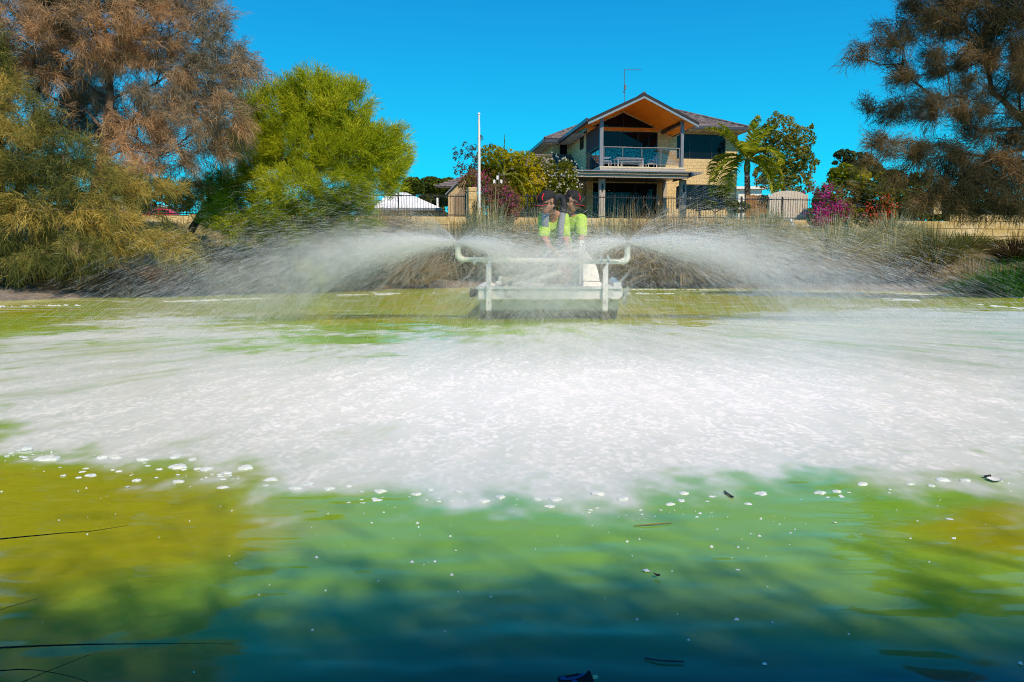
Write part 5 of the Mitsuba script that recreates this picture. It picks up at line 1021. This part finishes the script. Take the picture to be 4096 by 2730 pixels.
def person(label, J, face, upv, S, cap=True, brim_drop=.25):
    """J: joints in metres; face: the way the nose points; S: size."""
    t = thing('person', label, 'person'); f = nrm(face); u = nrm(np.asarray(upv) - f * (np.asarray(upv) @ f)); sd = np.cross(u, f); H = J['head']
    h = lambda a, b, c: H + S * (f * a + sd * b + u * c)
    head = (ball(h(-.015, 0, .035), .092 * S, 24) + ball(h(.02, 0, .03), .085 * S, 24)).hull() + (ball(h(.035, 0, -.02), .066 * S) + ball(h(.055, 0, -.085), .034 * S) + ball(h(-.02, .05, -.045), .030 * S) + ball(h(-.02, -.05, -.045), .030 * S) + ball(h(0, 0, .02), .075 * S)).hull()
    head = head + (ball(h(.088, 0, .005), .012 * S) + ball(h(.112, 0, -.028), .013 * S) + ball(h(.085, .016, -.03), .010 * S) + ball(h(.085, -.016, -.03), .010 * S)).hull()
    head = head + bone(h(.083, .02, -.062), h(.083, -.02, -.062), .009 * S, .009 * S)
    for s in (-1, 1): head = head + (ball(h(-.012, s * .088, .012), .020 * S) + ball(h(-.02, s * .094, .022), .016 * S) + ball(h(-.012, s * .086, -.018), .011 * S)).hull()
    N, C, P = J['neck'], J['chest'], J['pelvis']; body = head + bone(H - u * .05 * S, N, .058 * S, .062 * S)
    shl = J['shoulders']; hips = J['hips']; lat = nrm(shl[1] - shl[0])
    tor = (ball(N, .065 * S) + ball(shl[0], .07 * S) + ball(shl[1], .07 * S) + ball(C + lat * .07 * S, .11 * S) + ball(C - lat * .07 * S, .11 * S)).hull() + (ball(C + lat * .06 * S, .11 * S) + ball(C - lat * .06 * S, .11 * S) + ball(P + lat * .07 * S, .105 * S) + ball(P - lat * .07 * S, .105 * S)).hull()
    body = body + tor
    arms = m3.Manifold(); sleeves = m3.Manifold()
    for i in (0, 1):
        s, e, w = shl[i], J['elbows'][i], J['wrists'][i]
        body = body + bone(s, e, .062 * S, .046 * S) + bone(e, w, .045 * S, .031 * S) + hand(w, J['hands'][i][0], J['hands'][i][1], 1 if i else -1, S)
        m = s + (e - s) * .82; sleeves = sleeves + bone(s, m, .082 * S, .072 * S)
    legs = m3.Manifold()
    for i in (0, 1):
        hp, k, a = hips[i], J['knees'][i], J['ankles'][i]
        body = body + bone(hp, k, .09 * S, .062 * S) + bone(k, a, .06 * S, .04 * S); fwd = J['feet'][i]
        body = body + bone(a - [0, 0, .03 * S], a + fwd * .15 * S - [0, 0, .05 * S], .04 * S, .03 * S)
        legs = legs + bone(hp, k, .105 * S, .082 * S) + bone(k, a + [0, 0, .04], .082 * S, .068 * S)
        bt = bone(a, a - [0, 0, .05 * S], .055 * S, .05 * S) + (ball(a - [0, 0, .05 * S] - fwd * .04 * S, .04 * S) + ball(a + fwd * .16 * S - [0, 0, .055 * S], .036 * S)).hull()
        obj('boot', soften(bt, .02, 4), 'boot', t, smooth=True)
    obj('body', soften(body, .016, 6), 'skin', t, smooth=True)
    grow_ = lambda c, r: ball(c, r * S)
    sh = (grow_(N - nrm(H - N) * .045 * S, .072) + grow_(shl[0], .085) + grow_(shl[1], .085) + grow_(C + lat * .075 * S, .128) + grow_(C - lat * .075 * S, .128)).hull() + (grow_(C + lat * .07 * S, .126) + grow_(C - lat * .07 * S, .126) + grow_(P + lat * .075 * S, .128) + grow_(P - lat * .075 * S, .128)).hull() + sleeves
    sm = soften(sh, .018, 6); v = np.array(sm.vertices); v = v + np.array(sm.vertex_normals) * ((meshkit.fbm(v * 14, 3, 4) - .5) * .028)[:, None]
    obj('shirt', (v, np.array(sm.faces)), 'hi_vis', t, smooth=True)
    obj('trousers', soften((ball(P + lat * .075 * S - [0, 0, .04], .118 * S) + ball(P - lat * .075 * S - [0, 0, .04], .118 * S) + ball(hips[0], .105 * S) + ball(hips[1], .105 * S)).hull() + legs, .022, 5), 'trousers', t, smooth=True)
    # hair, cap with brim and red piping, eyes
    hr = (ball(h(-.035, 0, .02), .093 * S, 24) + ball(h(-.045, 0, -.03), .075 * S, 24)).hull(); cut = m3.Manifold.cube([.4, .4, .4], True).translate([.2 + .0, 0, 0])
    obj('hair', soften(hr, .02, 3), 'hair_dark', t, smooth=True)
    dome = (ball(h(-.012, 0, .048), .104 * S, 32) + ball(h(.012, 0, .045), .098 * S, 32)).hull(); mm = dome.to_mesh(); v = np.array(mm.vert_properties[:, :3])
    dome = dome.trim_by_plane([float(x) for x in nrm(u + f * .10)], float(h(0, 0, .038) @ nrm(u + f * .10)))
    ck = obj('cap', soften(dome, .02, 2), 'cap_black', t, smooth=40)
    n = 11; mb = MB(); top, bot = [], []
    for i in range(n):
        a = (i / (n - 1) - .5) * 2; w = .088 * a; l0 = .085 * math.sqrt(max(0, 1 - a * a * .75)); l1 = l0 + .085 * math.sqrt(max(0.02, 1 - a ** 4)); z = .045 - .030 * a * a
        top += [h(l0 - .015, w, z), h(l1, w * .92, z - brim_drop * .11)]
    v = np.array(top + [p - u * .006 * S for p in top]); m_ = 2 * n; fc = []
    for i in range(n - 1):
        a = 2 * i; fc += [[a, a + 1, a + 3], [a, a + 3, a + 2], [m_ + a, m_ + a + 3, m_ + a + 1], [m_ + a, m_ + a + 2, m_ + a + 3], [a + 1, m_ + a + 1, m_ + a + 3], [a + 1, m_ + a + 3, a + 3]]
    obj('brim', (v, np.array(fc)), 'cap_black', ck, smooth=40)
    edge = [top[2 * i + 1] for i in range(n)]; obj('piping', MB().tube(edge, .003 * S, 5), 'cap_red', ck)
    obj('stripe', MB().tube([h(.088, .062 * s2, .05) + S * (f * -.01 * i * i * .3 + u * .018 * i) for s2 in (1,) for i in range(5)], .008 * S, 5).tube([h(.088, -.062, .05) + S * (f * -.003 * i * i + u * .018 * i) for i in range(5)], .008 * S, 5), 'cap_red', ck)
    for s in (-1, 1): obj('eye', MB().mesh(trimesh.creation.icosphere(1, .011 * S).apply_translation(h(.080, s * .030, .012))), 'eye_white', t, smooth=True)
    return t
S = 1.16
J1 = dict(head=at(2190, 812, 11.12), neck=at(2212, 862, 11.32), chest=at(2216, 900, 11.48), pelvis=at(2228, 985, 11.80), shoulders=[at(2178, 878, 11.36), at(2250, 876, 11.50)], hips=[at(2208, 1010, 11.82), at(2255, 1010, 11.90)],
          elbows=[at(2176, 950, 11.22), at(2262, 952, 11.42)], wrists=[at(2200, 992, 11.12), at(2272, 993, 11.22)], hands=[(np.array([.5, -.2, -.35]), np.array([0, -.3, -1.0])), (np.array([.2, -.8, -.35]), np.array([0, -.4, -1.0]))],
          knees=[at(2205, 1108, 11.74), at(2258, 1108, 11.84)], ankles=[np.array([at(2205, 1100, 11.95)[0], 11.95, .235]), np.array([at(2262, 1100, 12.05)[0], 12.05, .235])], feet=[np.array([-.3, -.95, 0]), np.array([-.1, -1.0, 0])])
p1 = person('man in black cap and grey vest straps bending over the pump', J1, (-.86, -.42, -.34), (-.28, -.1, .95), S)
J2 = dict(head=at(2290, 808, 11.95), neck=at(2283, 856, 12.05), chest=at(2284, 902, 12.15), pelvis=at(2280, 990, 12.42), shoulders=[at(2252, 880, 12.25), at(2322, 880, 11.98)], hips=[at(2262, 1015, 12.48), at(2304, 1015, 12.40)],
          elbows=[at(2250, 955, 12.1), at(2328, 944, 11.86)], wrists=[at(2265, 995, 11.9), at(2318, 990, 11.74)], hands=[(np.array([.1, -.8, -.5]), np.array([0, -.3, -1.0])), (np.array([.25, -.4, -.8]), np.array([.6, -.4, -.3]))],
          knees=[at(2262, 1108, 12.38), at(2308, 1108, 12.28)], ankles=[np.array([at(2262, 1100, 12.6)[0], 12.6, .235]), np.array([at(2310, 1100, 12.5)[0], 12.5, .235])], feet=[np.array([.2, -.95, 0]), np.array([.4, -.9, 0])])
p2 = person('man in dark red-trimmed cap facing right behind his workmate', J2, (.82, -.25, -.42), (.30, 0, .95), S)
# the inflatable vest of the first man: dark collar behind the neck, two grey straps down the front
def band(pts, Ys, w, th, n=18):
    p = arc([at(x, y, yy) for (x, y), yy in zip(pts, Ys)], n); t, a, b = frames(p); sd = nrm(np.cross(t, [0, -1.0, .15])); nn = np.cross(sd, t); V = []
    for q in range(8):
        th_ = q * math.pi / 4; V.append(p + sd * (math.cos(th_) * w / 2) + nn * (math.sin(th_) * th / 2))
    V = np.array(V).transpose(1, 0, 2); k = len(p); f = []
    for i in range(k - 1):
        for j in range(8): f += [[i * 8 + j, i * 8 + (j + 1) % 8, (i + 1) * 8 + (j + 1) % 8], [i * 8 + j, (i + 1) * 8 + (j + 1) % 8, (i + 1) * 8 + j]]
    f += [[0, j + 1, j] for j in range(1, 7)] + [[(k - 1) * 8, (k - 1) * 8 + j, (k - 1) * 8 + j + 1] for j in range(1, 7)]
    return V.reshape(-1, 3), np.array(f)
vest = obj('vest_collar', band([(2182, 852), (2202, 838), (2226, 790), (2248, 792), (2256, 830), (2252, 858)], [11.18, 11.2, 11.34, 11.40, 11.38, 11.34], .085, .06, 26), 'vest_dark', p1, smooth=50)
obj('vest_strap', band([(2184, 848), (2180, 890), (2184, 940), (2190, 985)], [11.16, 11.20, 11.30, 11.44], .105, .06), 'vest_grey', p1, smooth=50)
obj('vest_strap', band([(2252, 852), (2246, 890), (2242, 940), (2240, 985)], [11.26, 11.27, 11.32, 11.44], .085, .06), 'vest_grey', p1, smooth=50)
# ---------------------------------------------------------------- things afloat, foreground reeds, near bank
def froth_mat(p, n, uv): return mix((0.46, 0.54, 0.52), (0.72, 0.76, 0.75), fbm(p.x * 90, p.y * 90, p.z * 90, octaves=2))
mat('froth_white', mikit.proc(froth_mat), 0.3, 0.5)
def froth_clump(px, py, wpx, rg):
    c = on(px, py); R = wpx * c[1] / FOC / 2 * .78; m = trimesh.creation.icosphere(2, 1.0); v = np.array(m.vertices); v = v[:]
    ang = np.arctan2(v[:, 1], v[:, 0]); k = 1 + .42 * (meshkit.noise(np.stack([np.cos(ang) * 1.6 + px * .1, np.sin(ang) * 1.6 + py * .1, 0 * ang], -1)) - .5) * 2
    q = v * np.stack([k, k, k * 0 + 1], 1) * [R, R * rg.uniform(.75, 1.25), min(R * .3, .009)]
    q[:, 2] += (meshkit.noise(q * 220, 3) - .4) * min(.006, R * .2) * (q[:, 2] > 0)
    return (q + c + [0, 0, .001], np.array(m.faces))
rg = np.random.default_rng(77); spots = []
spots += [(110, 1798, 62), (195, 1838, 110), (345, 1878, 36), (365, 1905, 52), (255, 1905, 30), (410, 1832, 56), (465, 1835, 50), (570, 1842, 66), (700, 1830, 62), (715, 1872, 105), (545, 1925, 50), (640, 1880, 38), (770, 1840, 46), (790, 1878, 40), (825, 1880, 62), (715, 1930, 56), (890, 1955, 62), (905, 1895, 44), (985, 1875, 90), (1085, 1925, 78), (1060, 1950, 66), (1180, 1960, 70), (1230, 1940, 60),
          (1315, 1960, 60), (1395, 1948, 34), (1520, 1968, 62), (1510, 2005, 46), (1665, 1980, 46), (1720, 1962, 34), (1830, 1970, 36), (1938, 2008, 60), (2000, 1990, 52), (2150, 2000, 40), (2200, 2030, 56), (2220, 2000, 60), (2390, 1978, 66), (2490, 1998, 56), (2680, 2020, 46), (2725, 2006, 40), (2735, 1978, 62), (2845, 1992, 50), (2990, 2020, 46), (3045, 1980, 70), (3280, 1975, 66), (3350, 1970, 52), (3450, 1940, 74), (3640, 1940, 42), (3770, 1922, 62), (3725, 1945, 40), (3860, 1925, 54), (3340, 2092, 20), (2585, 2285, 34), (3800, 2080, 36), (2950, 2282, 24), (3815, 2155, 22)]
for i in range(95):
    px = rg.uniform(-60, 1180) if i < 60 else rg.uniform(1180, 4100); e = np.interp(px, [0, 450, 900, 1100, 1400, 2048, 2700, 3300, 3700, 4096], [1785, 1820, 1885, 1935, 1985, 1995, 2022, 1975, 1930, 1880])
    spots.append((px, e + (abs(rg.normal(0, 45)) if px < 1180 else rg.normal(8, 14)) + 8, rg.uniform(9, 30)))
for px, py, w in spots:
    big = 'broad' if w > 50 else 'small'; where = 'in the loose cluster at the left' if px < 1250 else 'along the middle of the near froth edge' if px < 2780 else 'along the right part of the near froth edge'
    if py > 2040: big, where = 'lone', 'drifting on open green water well in front of the froth'
    obj('foam_patch', froth_clump(px, py, w, rg), 'froth_white', None, smooth=True, label=f'{big} white foam patch {where}', cat='foam', group=f'{big} foam patches {where}')
mb = MB()
for i in range(420):
    px = rg.uniform(-100, 4200); e = np.interp(px, [0, 450, 900, 1100, 1400, 2048, 2700, 3300, 3700, 4096], [1790, 1830, 1890, 1940, 1990, 2000, 2027, 1980, 1935, 1885]); py = e + abs(rg.normal(0, 1)) ** 1.7 * (70 if i % 3 else 240)
    if py > 2700: continue
    c = on(px, py); r = rg.uniform(.0008, .0045) * (1 if i % 4 else 1.6); k = 6; th = np.arange(k) * 2 * math.pi / k + rg.random() * 3; v = np.vstack([c + [0, 0, r * .5 + .001], c + np.stack([np.cos(th) * r * rg.uniform(.7, 1.5), np.sin(th) * r, 0 * th - .002], 1)])
    mb.add(v, [[0, 1 + j, 1 + (j + 1) % k] for j in range(k)])
obj('foam_specks', mb, 'froth_white', None, smooth=True, kind='stuff', label='tiny white foam specks scattered on the green water', cat='foam')
mat('leaf_dark', (0.03, 0.028, 0.035), 0.6, 0.4); mat('leaf_pale', (0.62, 0.64, 0.62), 0.6, 0.3); mat('twig_ochre', (0.20, 0.15, 0.03), 0.7, 0.3)
def fleaf(px0, py0, px1, py1, w, m, label, curl=.012):
    a, b = on(px0, py0, .004), on(px1, py1, .004); d = b - a; s = nrm(np.cross(d, [0, 0, 1.0])); t = np.linspace(0, 1, 7); wd = w * np.sin(t * math.pi) ** .8
    p = a + d * t[:, None] + np.array([0, 0, 1.0]) * (curl * (2 * t - 1) ** 2)[:, None]; V = np.vstack([p - s * wd[:, None] + [0, 0, .004], p, p + s * wd[:, None] + [0, 0, .004]]); n = 7
    obj('floating_leaf', (V, np.array([[r * n + i, r * n + i + 1, (r + 1) * n + i + 1, (r + 1) * n + i] for r in (0, 1) for i in range(n - 1)])), m, None, smooth=True, label=label, cat='leaf')
fleaf(2895, 1972, 2935, 1998, .006, 'leaf_dark', 'dark curled leaf lying on the froth edge right of centre', .005)
fleaf(3945, 1918, 4010, 1925, .028, 'leaf_pale', 'pale leaf floating at the froth edge far right', .003)
fleaf(3935, 1912, 3962, 1908, .010, 'leaf_dark', 'dark leaf tip beside the pale floating leaf', .004)
fleaf(2615, 2302, 2640, 2308, .004, 'leaf_dark', 'small dark leaf on the green water below the froth', .003)
obj('floating_twig', MB().tube([on(2535, 2104, .003), on(2610, 2098, .005), on(2690, 2092, .003)], [.0012, .002, .001], 6), 'twig_ochre', None, smooth=40, label='ochre straw floating on the green water in the centre', cat='twig')
obj('floating_twig', MB().tube(arc([on(2580, 2632, .003), on(2640, 2642, .004), on(2735, 2647, .003)], 10), .0015, 5), 'leaf_dark', None, smooth=40, label='thin dark twig floating near the bottom of the photo', cat='twig')
# white birds / litter on the far shore
for px, py, Y, lab in ((2550, 1143, 28.3, 'white lump of scum on the shore right of the boat'), (2218, 1, 1, None), (1500, 1166, 25.0, 'white scrap floating by the bank left of the dry tan sedge')):
    if lab: c = on(px, py + 6); obj('foam_lump', froth_clump(px, py + 6, 26, rg), 'froth_white', None, smooth=True, label=lab, cat='foam')
mat('stone_pale', (0.55, 0.52, 0.48), .9, .1)
c = on(1832, 1146); m = trimesh.creation.icosphere(2, 1.0); v = np.array(m.vertices) * [.16, .14, .13] * (1 + .3 * (meshkit.noise(np.array(m.vertices) * 2.2) - .5))[:, None]
obj('shore_rock', (v + c + [0, .25, .10], np.array(m.faces)), 'stone_pale', None, smooth=30, label='pale pointed rock on the shore behind the left end of the boom', cat='rock')
# reeds in front of the lens, rooted on the near bank at the left
def reed_col(p, n, uv): return mix((0.006, 0.009, 0.008), (0.02, 0.028, 0.016), fbm(p.x * 30, p.y * 30, p.z * 30, octaves=2))
mat('reed_dark', mikit.proc(reed_col), 0.6, 0.15)
from scipy.interpolate import PchipInterpolator
def reed(label, pts, Ys, w, root):
    p = np.array([at(x, y, yy) for (x, y), yy in zip(pts, Ys)]); e = nrm(p[0] - p[2]); q = p[0] + e * .5
    p = np.vstack([[q[0] - .45, q[1] - .1, -.02], q + [0, 0, -.03], p]); L = np.concatenate([[0], np.cumsum(np.linalg.norm(np.diff(p, axis=0), axis=1))]); p = PchipInterpolator(L, p)(np.linspace(0, L[-1], 70)); n = len(p); r = 1.9 * w * np.interp(np.linspace(0, 1, n), [0, .6, 1], [1, .9, .08]); t, a, b = frames(p)
    sd = nrm(np.cross(t, [0, 1.0, .2])); up = np.cross(sd, t); V = np.stack([p - sd * r[:, None] * .8, p + up * r[:, None] * .45 * np.sign(1), p + sd * r[:, None] * .8, p - up * r[:, None] * .5], 1).reshape(-1, 3); f = []
    for i in range(n - 1):
        for j in range(4): f += [[i * 4 + j, i * 4 + (j + 1) % 4, (i + 1) * 4 + (j + 1) % 4], [i * 4 + j, (i + 1) * 4 + (j + 1) % 4, (i + 1) * 4 + j]]
    obj('reed_blade', (V, np.array(f)), 'reed_dark', None, smooth=35, label=label, cat='reed')
reed('topmost dark reed blade at the left, kinked towards its tip', [(-200, 2180), (0, 2157), (250, 2133), (370, 2125), (440, 2114), (512, 2103)], [1.1, 1.12, 1.15, 1.17, 1.18, 1.2], .0022, (-1.7, .75, .05))
reed('short dark reed blade at the left edge, second from the top', [(-150, 2490), (0, 2440), (155, 2394)], [.98, 1.0, 1.02], .0019, (-1.5, .6, .05))
reed('long straight dark reed blade crossing the lower left water', [(-200, 2606), (0, 2592), (300, 2580), (600, 2576), (932, 2577)], [.95, .97, 1.0, 1.03, 1.06], .0021, (-1.5, .5, .05))
reed('dark reed blade slanting up to the right at the lower left', [(-60, 2800), (60, 2742), (200, 2682), (362, 2619)], [.85, .87, .9, .93], .0022, (-1.2, .45, .0))
reed('arched dark reed blade in the bottom left corner', [(-150, 2705), (0, 2684), (100, 2678), (230, 2695), (370, 2735), (480, 2790)], [.85, .86, .87, .88, .9, .92], .0019, (-1.3, .5, .05))
# clip of the camera support at the bottom edge
mat('clip_black', (0.012, 0.014, 0.02), .35, .5); mat('clip_blue', (0.02, 0.09, 0.30), .35, .5); mat('clip_cream', (0.50, 0.50, 0.36), .5, .4)
t = thing('camera_clip', 'black and blue plastic clip on a stand poking in at the bottom edge', 'clip'); Yc = .62; k = Yc / FOC
def cp(px, py, d=0.0): return at(px, py, Yc + d)
def plate(pts, d0, d1): return trimesh.convex.convex_hull(np.array([cp(x, y, d) for x, y in pts for d in (d0, d1)]))
obj('body', plate([(2230, 2712), (2236, 2706), (2300, 2698), (2344, 2694), (2372, 2706), (2378, 2740), (2372, 2775), (2236, 2775)], 0, .03), 'clip_black', t)
obj('face', plate([(2234, 2709), (2262, 2704), (2345, 2692), (2340, 2700), (2310, 2714), (2285, 2720), (2245, 2720)], -.003, -.0005), 'clip_blue', t)
obj('slot', plate([(2262, 2703), (2318, 2693), (2318, 2702), (2264, 2713)], -.006, -.0035), 'clip_black', t)
obj('lug', plate([(2347, 2690), (2351, 2683), (2359, 2683), (2366, 2700), (2370, 2715), (2345, 2712)], -.002, .012), 'clip_black', t)
obj('tab', plate([(2368, 2702), (2388, 2700), (2394, 2706), (2392, 2713), (2376, 2718), (2368, 2712)], 0, .01), 'clip_cream', t)
obj('button', MB().mesh(trimesh.creation.icosphere(2, .0024).apply_translation(cp(2298, 2730, -.001))), 'clip_blue', t, smooth=True)
c = cp(2302, 2770, .015); obj('stand', MB().tube([c, (c[0], c[1], .1), (c[0] + .02, c[1] - .05, -.3)], .012, 10), 'clip_black', t, smooth=40)
# trees of the near bank behind the viewer, whose shade lies on the nearest water
def near_tree(label, blobs3, root, seed, n):
    rg = np.random.default_rng(seed); t = thing('shade_tree', label, 'tree'); P = []
    for (c, r) in blobs3:
        m = int(n * np.prod(r) ** .7 / sum(np.prod(q) ** .7 for _, q in blobs3)); d = nrm(rg.normal(size=(m, 3))); P.append(np.array(c) + rg.normal(size=(m, 3)) * np.array(r) * .52)
    P = np.vstack(P); A, par, w = grow(np.array(root, float), P[rg.permutation(len(P))[:140]], [np.array(root, float) + [0, 0, z] for z in (1.0, 2.0, 2.8)], rg)
    obj('trunk', wood(A, par, w, .01, .16), 'bark', t); put_leaves('crown', t, needles(P, rg.normal(0, .6, P.shape) - [0, 0, .3], .26, .014, pal(GB, rg.random(len(P)), rg), rg, .3))
near_tree('she-oak on the near bank behind the viewer', [((1.75, -3.15, 4.2), (1.3, .75, .7)), ((3.0, -3.6, 4.6), (1.1, .7, .7)), ((.7, -3.6, 3.9), (1.1, .7, .7)), ((2.4, -4.1, 5.2), (1.7, .8, .6)), ((4.6, -3.5, 4.4), (1.2, .7, .6))], (2.6, -4.2, .2), 301, 70000)

# lines of froth drifting along the banks
def froth_line(pts, w, label, seed, gap=.35):
    rg = np.random.default_rng(seed); p = arc([on(x, y) for x, y in pts], 60 * (len(pts) - 1)); mb = MB()
    L = np.concatenate([[0], np.cumsum(np.linalg.norm(np.diff(p, axis=0), axis=1))]); m = int(L[-1] * 26)
    s = rg.uniform(0, L[-1], m); dens = meshkit.fbm(np.stack([s * .8, s * 0, s * 0 + seed], -1), 3, seed); s = s[dens + rg.normal(0, .06, m) > gap]
    for t in s:
        c = np.array([np.interp(t, L, p[:, k]) for k in range(3)]) + [0, rg.normal(0, 1) * w, 0]; r = rg.uniform(.015, .07); k = 7; th = np.arange(k) * 2 * math.pi / k
        q = rg.uniform(.6, 1.3, k); v = np.vstack([c + [0, 0, .012 + r * .12], c + np.stack([np.cos(th) * r * q * 1.5, np.sin(th) * r * q, 0 * th - .004], 1)]); mb.add(v, [[0, 1 + j, 1 + (j + 1) % k] for j in range(k)])
    obj('foam_line', mb, 'froth_white', None, smooth=True, kind='stuff', label=label, cat='foam')
froth_line([(2350, 1157), (2800, 1160), (3200, 1167), (3700, 1178), (4150, 1194)], .10, 'bright line of white scum along the right shore', 1, .34)
froth_line([(2480, 1174), (2900, 1178), (3300, 1186), (3700, 1204), (4150, 1240)], .10, 'second thin scum line drifting parallel to the right shore', 2, .47)
froth_line([(-50, 1229), (300, 1222), (600, 1211), (900, 1200), (1300, 1184), (1700, 1173), (1900, 1168)], .09, 'broken scum line along the left bank', 3, .56)
# ---------------------------------------------------------------- the spray thrown by the two nozzles
NOZ = [np.array([-.715, 10.66, 1.02]), np.array([1.53, 10.66, 1.02])]
def throw(n, rg):
    """Droplets of the two fans at random moments of their flight: positions, velocities and times."""
    P, V, W = [], [], []
    for k, o in enumerate(NOZ):
        out = -1 if k == 0 else 1; q = rg.random(n)
        az = rg.uniform(-1.9, 1.9, n)                                            # all round the bow half
        az = np.where(q < .55, out * (math.pi / 2 + rg.normal(-.05, .22, n)), az)   # strong jet to the outside
        az = np.where((q > .55) & (q < .76), -out * (math.pi / 2 - .2 + rg.normal(0, .3, n)), az)
        el = np.radians(np.where(q < .55, rg.normal(4, 6, n), np.where(q < .76, rg.normal(3, 6, n), rg.normal(5, 9, n)))); up = rg.random(n) < .06; el = np.where(up, np.radians(rg.uniform(12, 50, n)), el); el = np.clip(el, math.radians(-16), 1.1)
        sp = np.where(q < .55, rg.uniform(5.0, 10.8, n), np.where(q < .76, rg.uniform(2.4, 6.5, n), rg.uniform(3.2, 8.8, n))) * np.clip(1 - .55 * np.abs(el), .35, 1)
        ph = np.round(az * 40) / 40; az = az * .35 + ph * .65 if False else az
        d = np.stack([np.sin(az) * np.cos(el), -np.cos(az) * np.cos(el), np.sin(el)], 1) * sp[:, None]
        drag = .30; tm = (d[:, 2] + np.sqrt(d[:, 2] ** 2 + 19.6 * o[2])) / 9.8; t = rg.random(n) ** 1.1 * tm * 1.02; e = (1 - np.exp(-drag * t)) / drag
        p = o + d * e[:, None]; p[:, 2] = o[2] + d[:, 2] * t - 4.9 * t * t; v = d * np.exp(-drag * t)[:, None]; v[:, 2] = d[:, 2] - 9.8 * t
        ok = p[:, 2] > .02; P.append(p[ok]); V.append(v[ok]); W.append(t[ok])
    return np.vstack(P), np.vstack(V), np.concatenate(W)
LO, HI = np.array([-9.0, 2.4, .05]), np.array([10.0, 16.4, 2.45]); NV = np.array([190, 140, 32])
pp, vv, tt = throw(900000, np.random.default_rng(11))
ii = np.floor((pp + np.random.default_rng(12).normal(0, .05, pp.shape) - LO) / (HI - LO) * NV).astype(int); ok = ((ii >= 0) & (ii < NV)).all(1); ii = ii[ok]
dens = np.zeros(NV[::-1]); np.add.at(dens, (ii[:, 2], ii[:, 1], ii[:, 0]), 1.0)
MIST = np.minimum(dens / 900000 * 520.0, 2.0); MIST[:, :2] = 0; MIST[:, -2:] = 0; MIST[:, :, :2] = 0; MIST[:, :, -2:] = 0; MIST[-1] = 0
print('mist', np.percentile(MIST, [50, 90, 99, 99.9]))
scene['spray_mist'] = {'type': 'cube', 'to_world': T().translate(((LO + HI) / 2).tolist()).scale(((HI - LO) / 2).tolist()), 'bsdf': {'type': 'null'},
    'interior': {'type': 'heterogeneous', 'albedo': .993, 'sigma_t': {'type': 'gridvolume', 'grid': mi.VolumeGrid(MIST[..., None].astype(np.float32)), 'filter_type': 'trilinear',
                 'to_world': T().translate(LO.tolist()).scale((HI - LO).tolist())}, 'phase': {'type': 'hg', 'g': 0.0}}}
labels['spray_mist'] = {'label': 'fine white mist of the water sprayed from the boat', 'category': 'spray', 'kind': 'stuff'}
# threads and drops of water: short slivers along their flight
pp, vv, tt = throw(100000, np.random.default_rng(13)); rg = np.random.default_rng(14); n = len(pp)
near = pp[:, 1] < 6; keep = ~near | (rg.random(n) < .12); pp, vv, tt = pp[keep], vv[keep], tt[keep]; n = len(pp)
d = nrm(vv); L = rg.uniform(.08, .22, n); w = rg.uniform(.0003, .00065, n); a = nrm(np.cross(d, rg.normal(size=(n, 3)))); b = np.cross(d, a)
V = np.stack([pp - d * L[:, None] / 2, pp + a * w[:, None], pp + d * L[:, None] / 2, pp - a * w[:, None] + b * w[:, None] * .5], 1)
Fc = np.array([[0, 1, 2], [0, 2, 3]])[None] + (np.arange(n) * 4)[:, None, None]
scene['water_drop'] = {'type': 'principledthin', 'base_color': {'type': 'rgb', 'value': [.88, .90, .90]}, 'roughness': .3, 'diff_trans': 1.0, 'eta': 1.33}
obj('spray_drops', (V.reshape(-1, 3), Fc.reshape(-1, 3)), 'water_drop', None, kind='stuff', label='countless flying drops and threads of sprayed water round the boat', cat='spray')
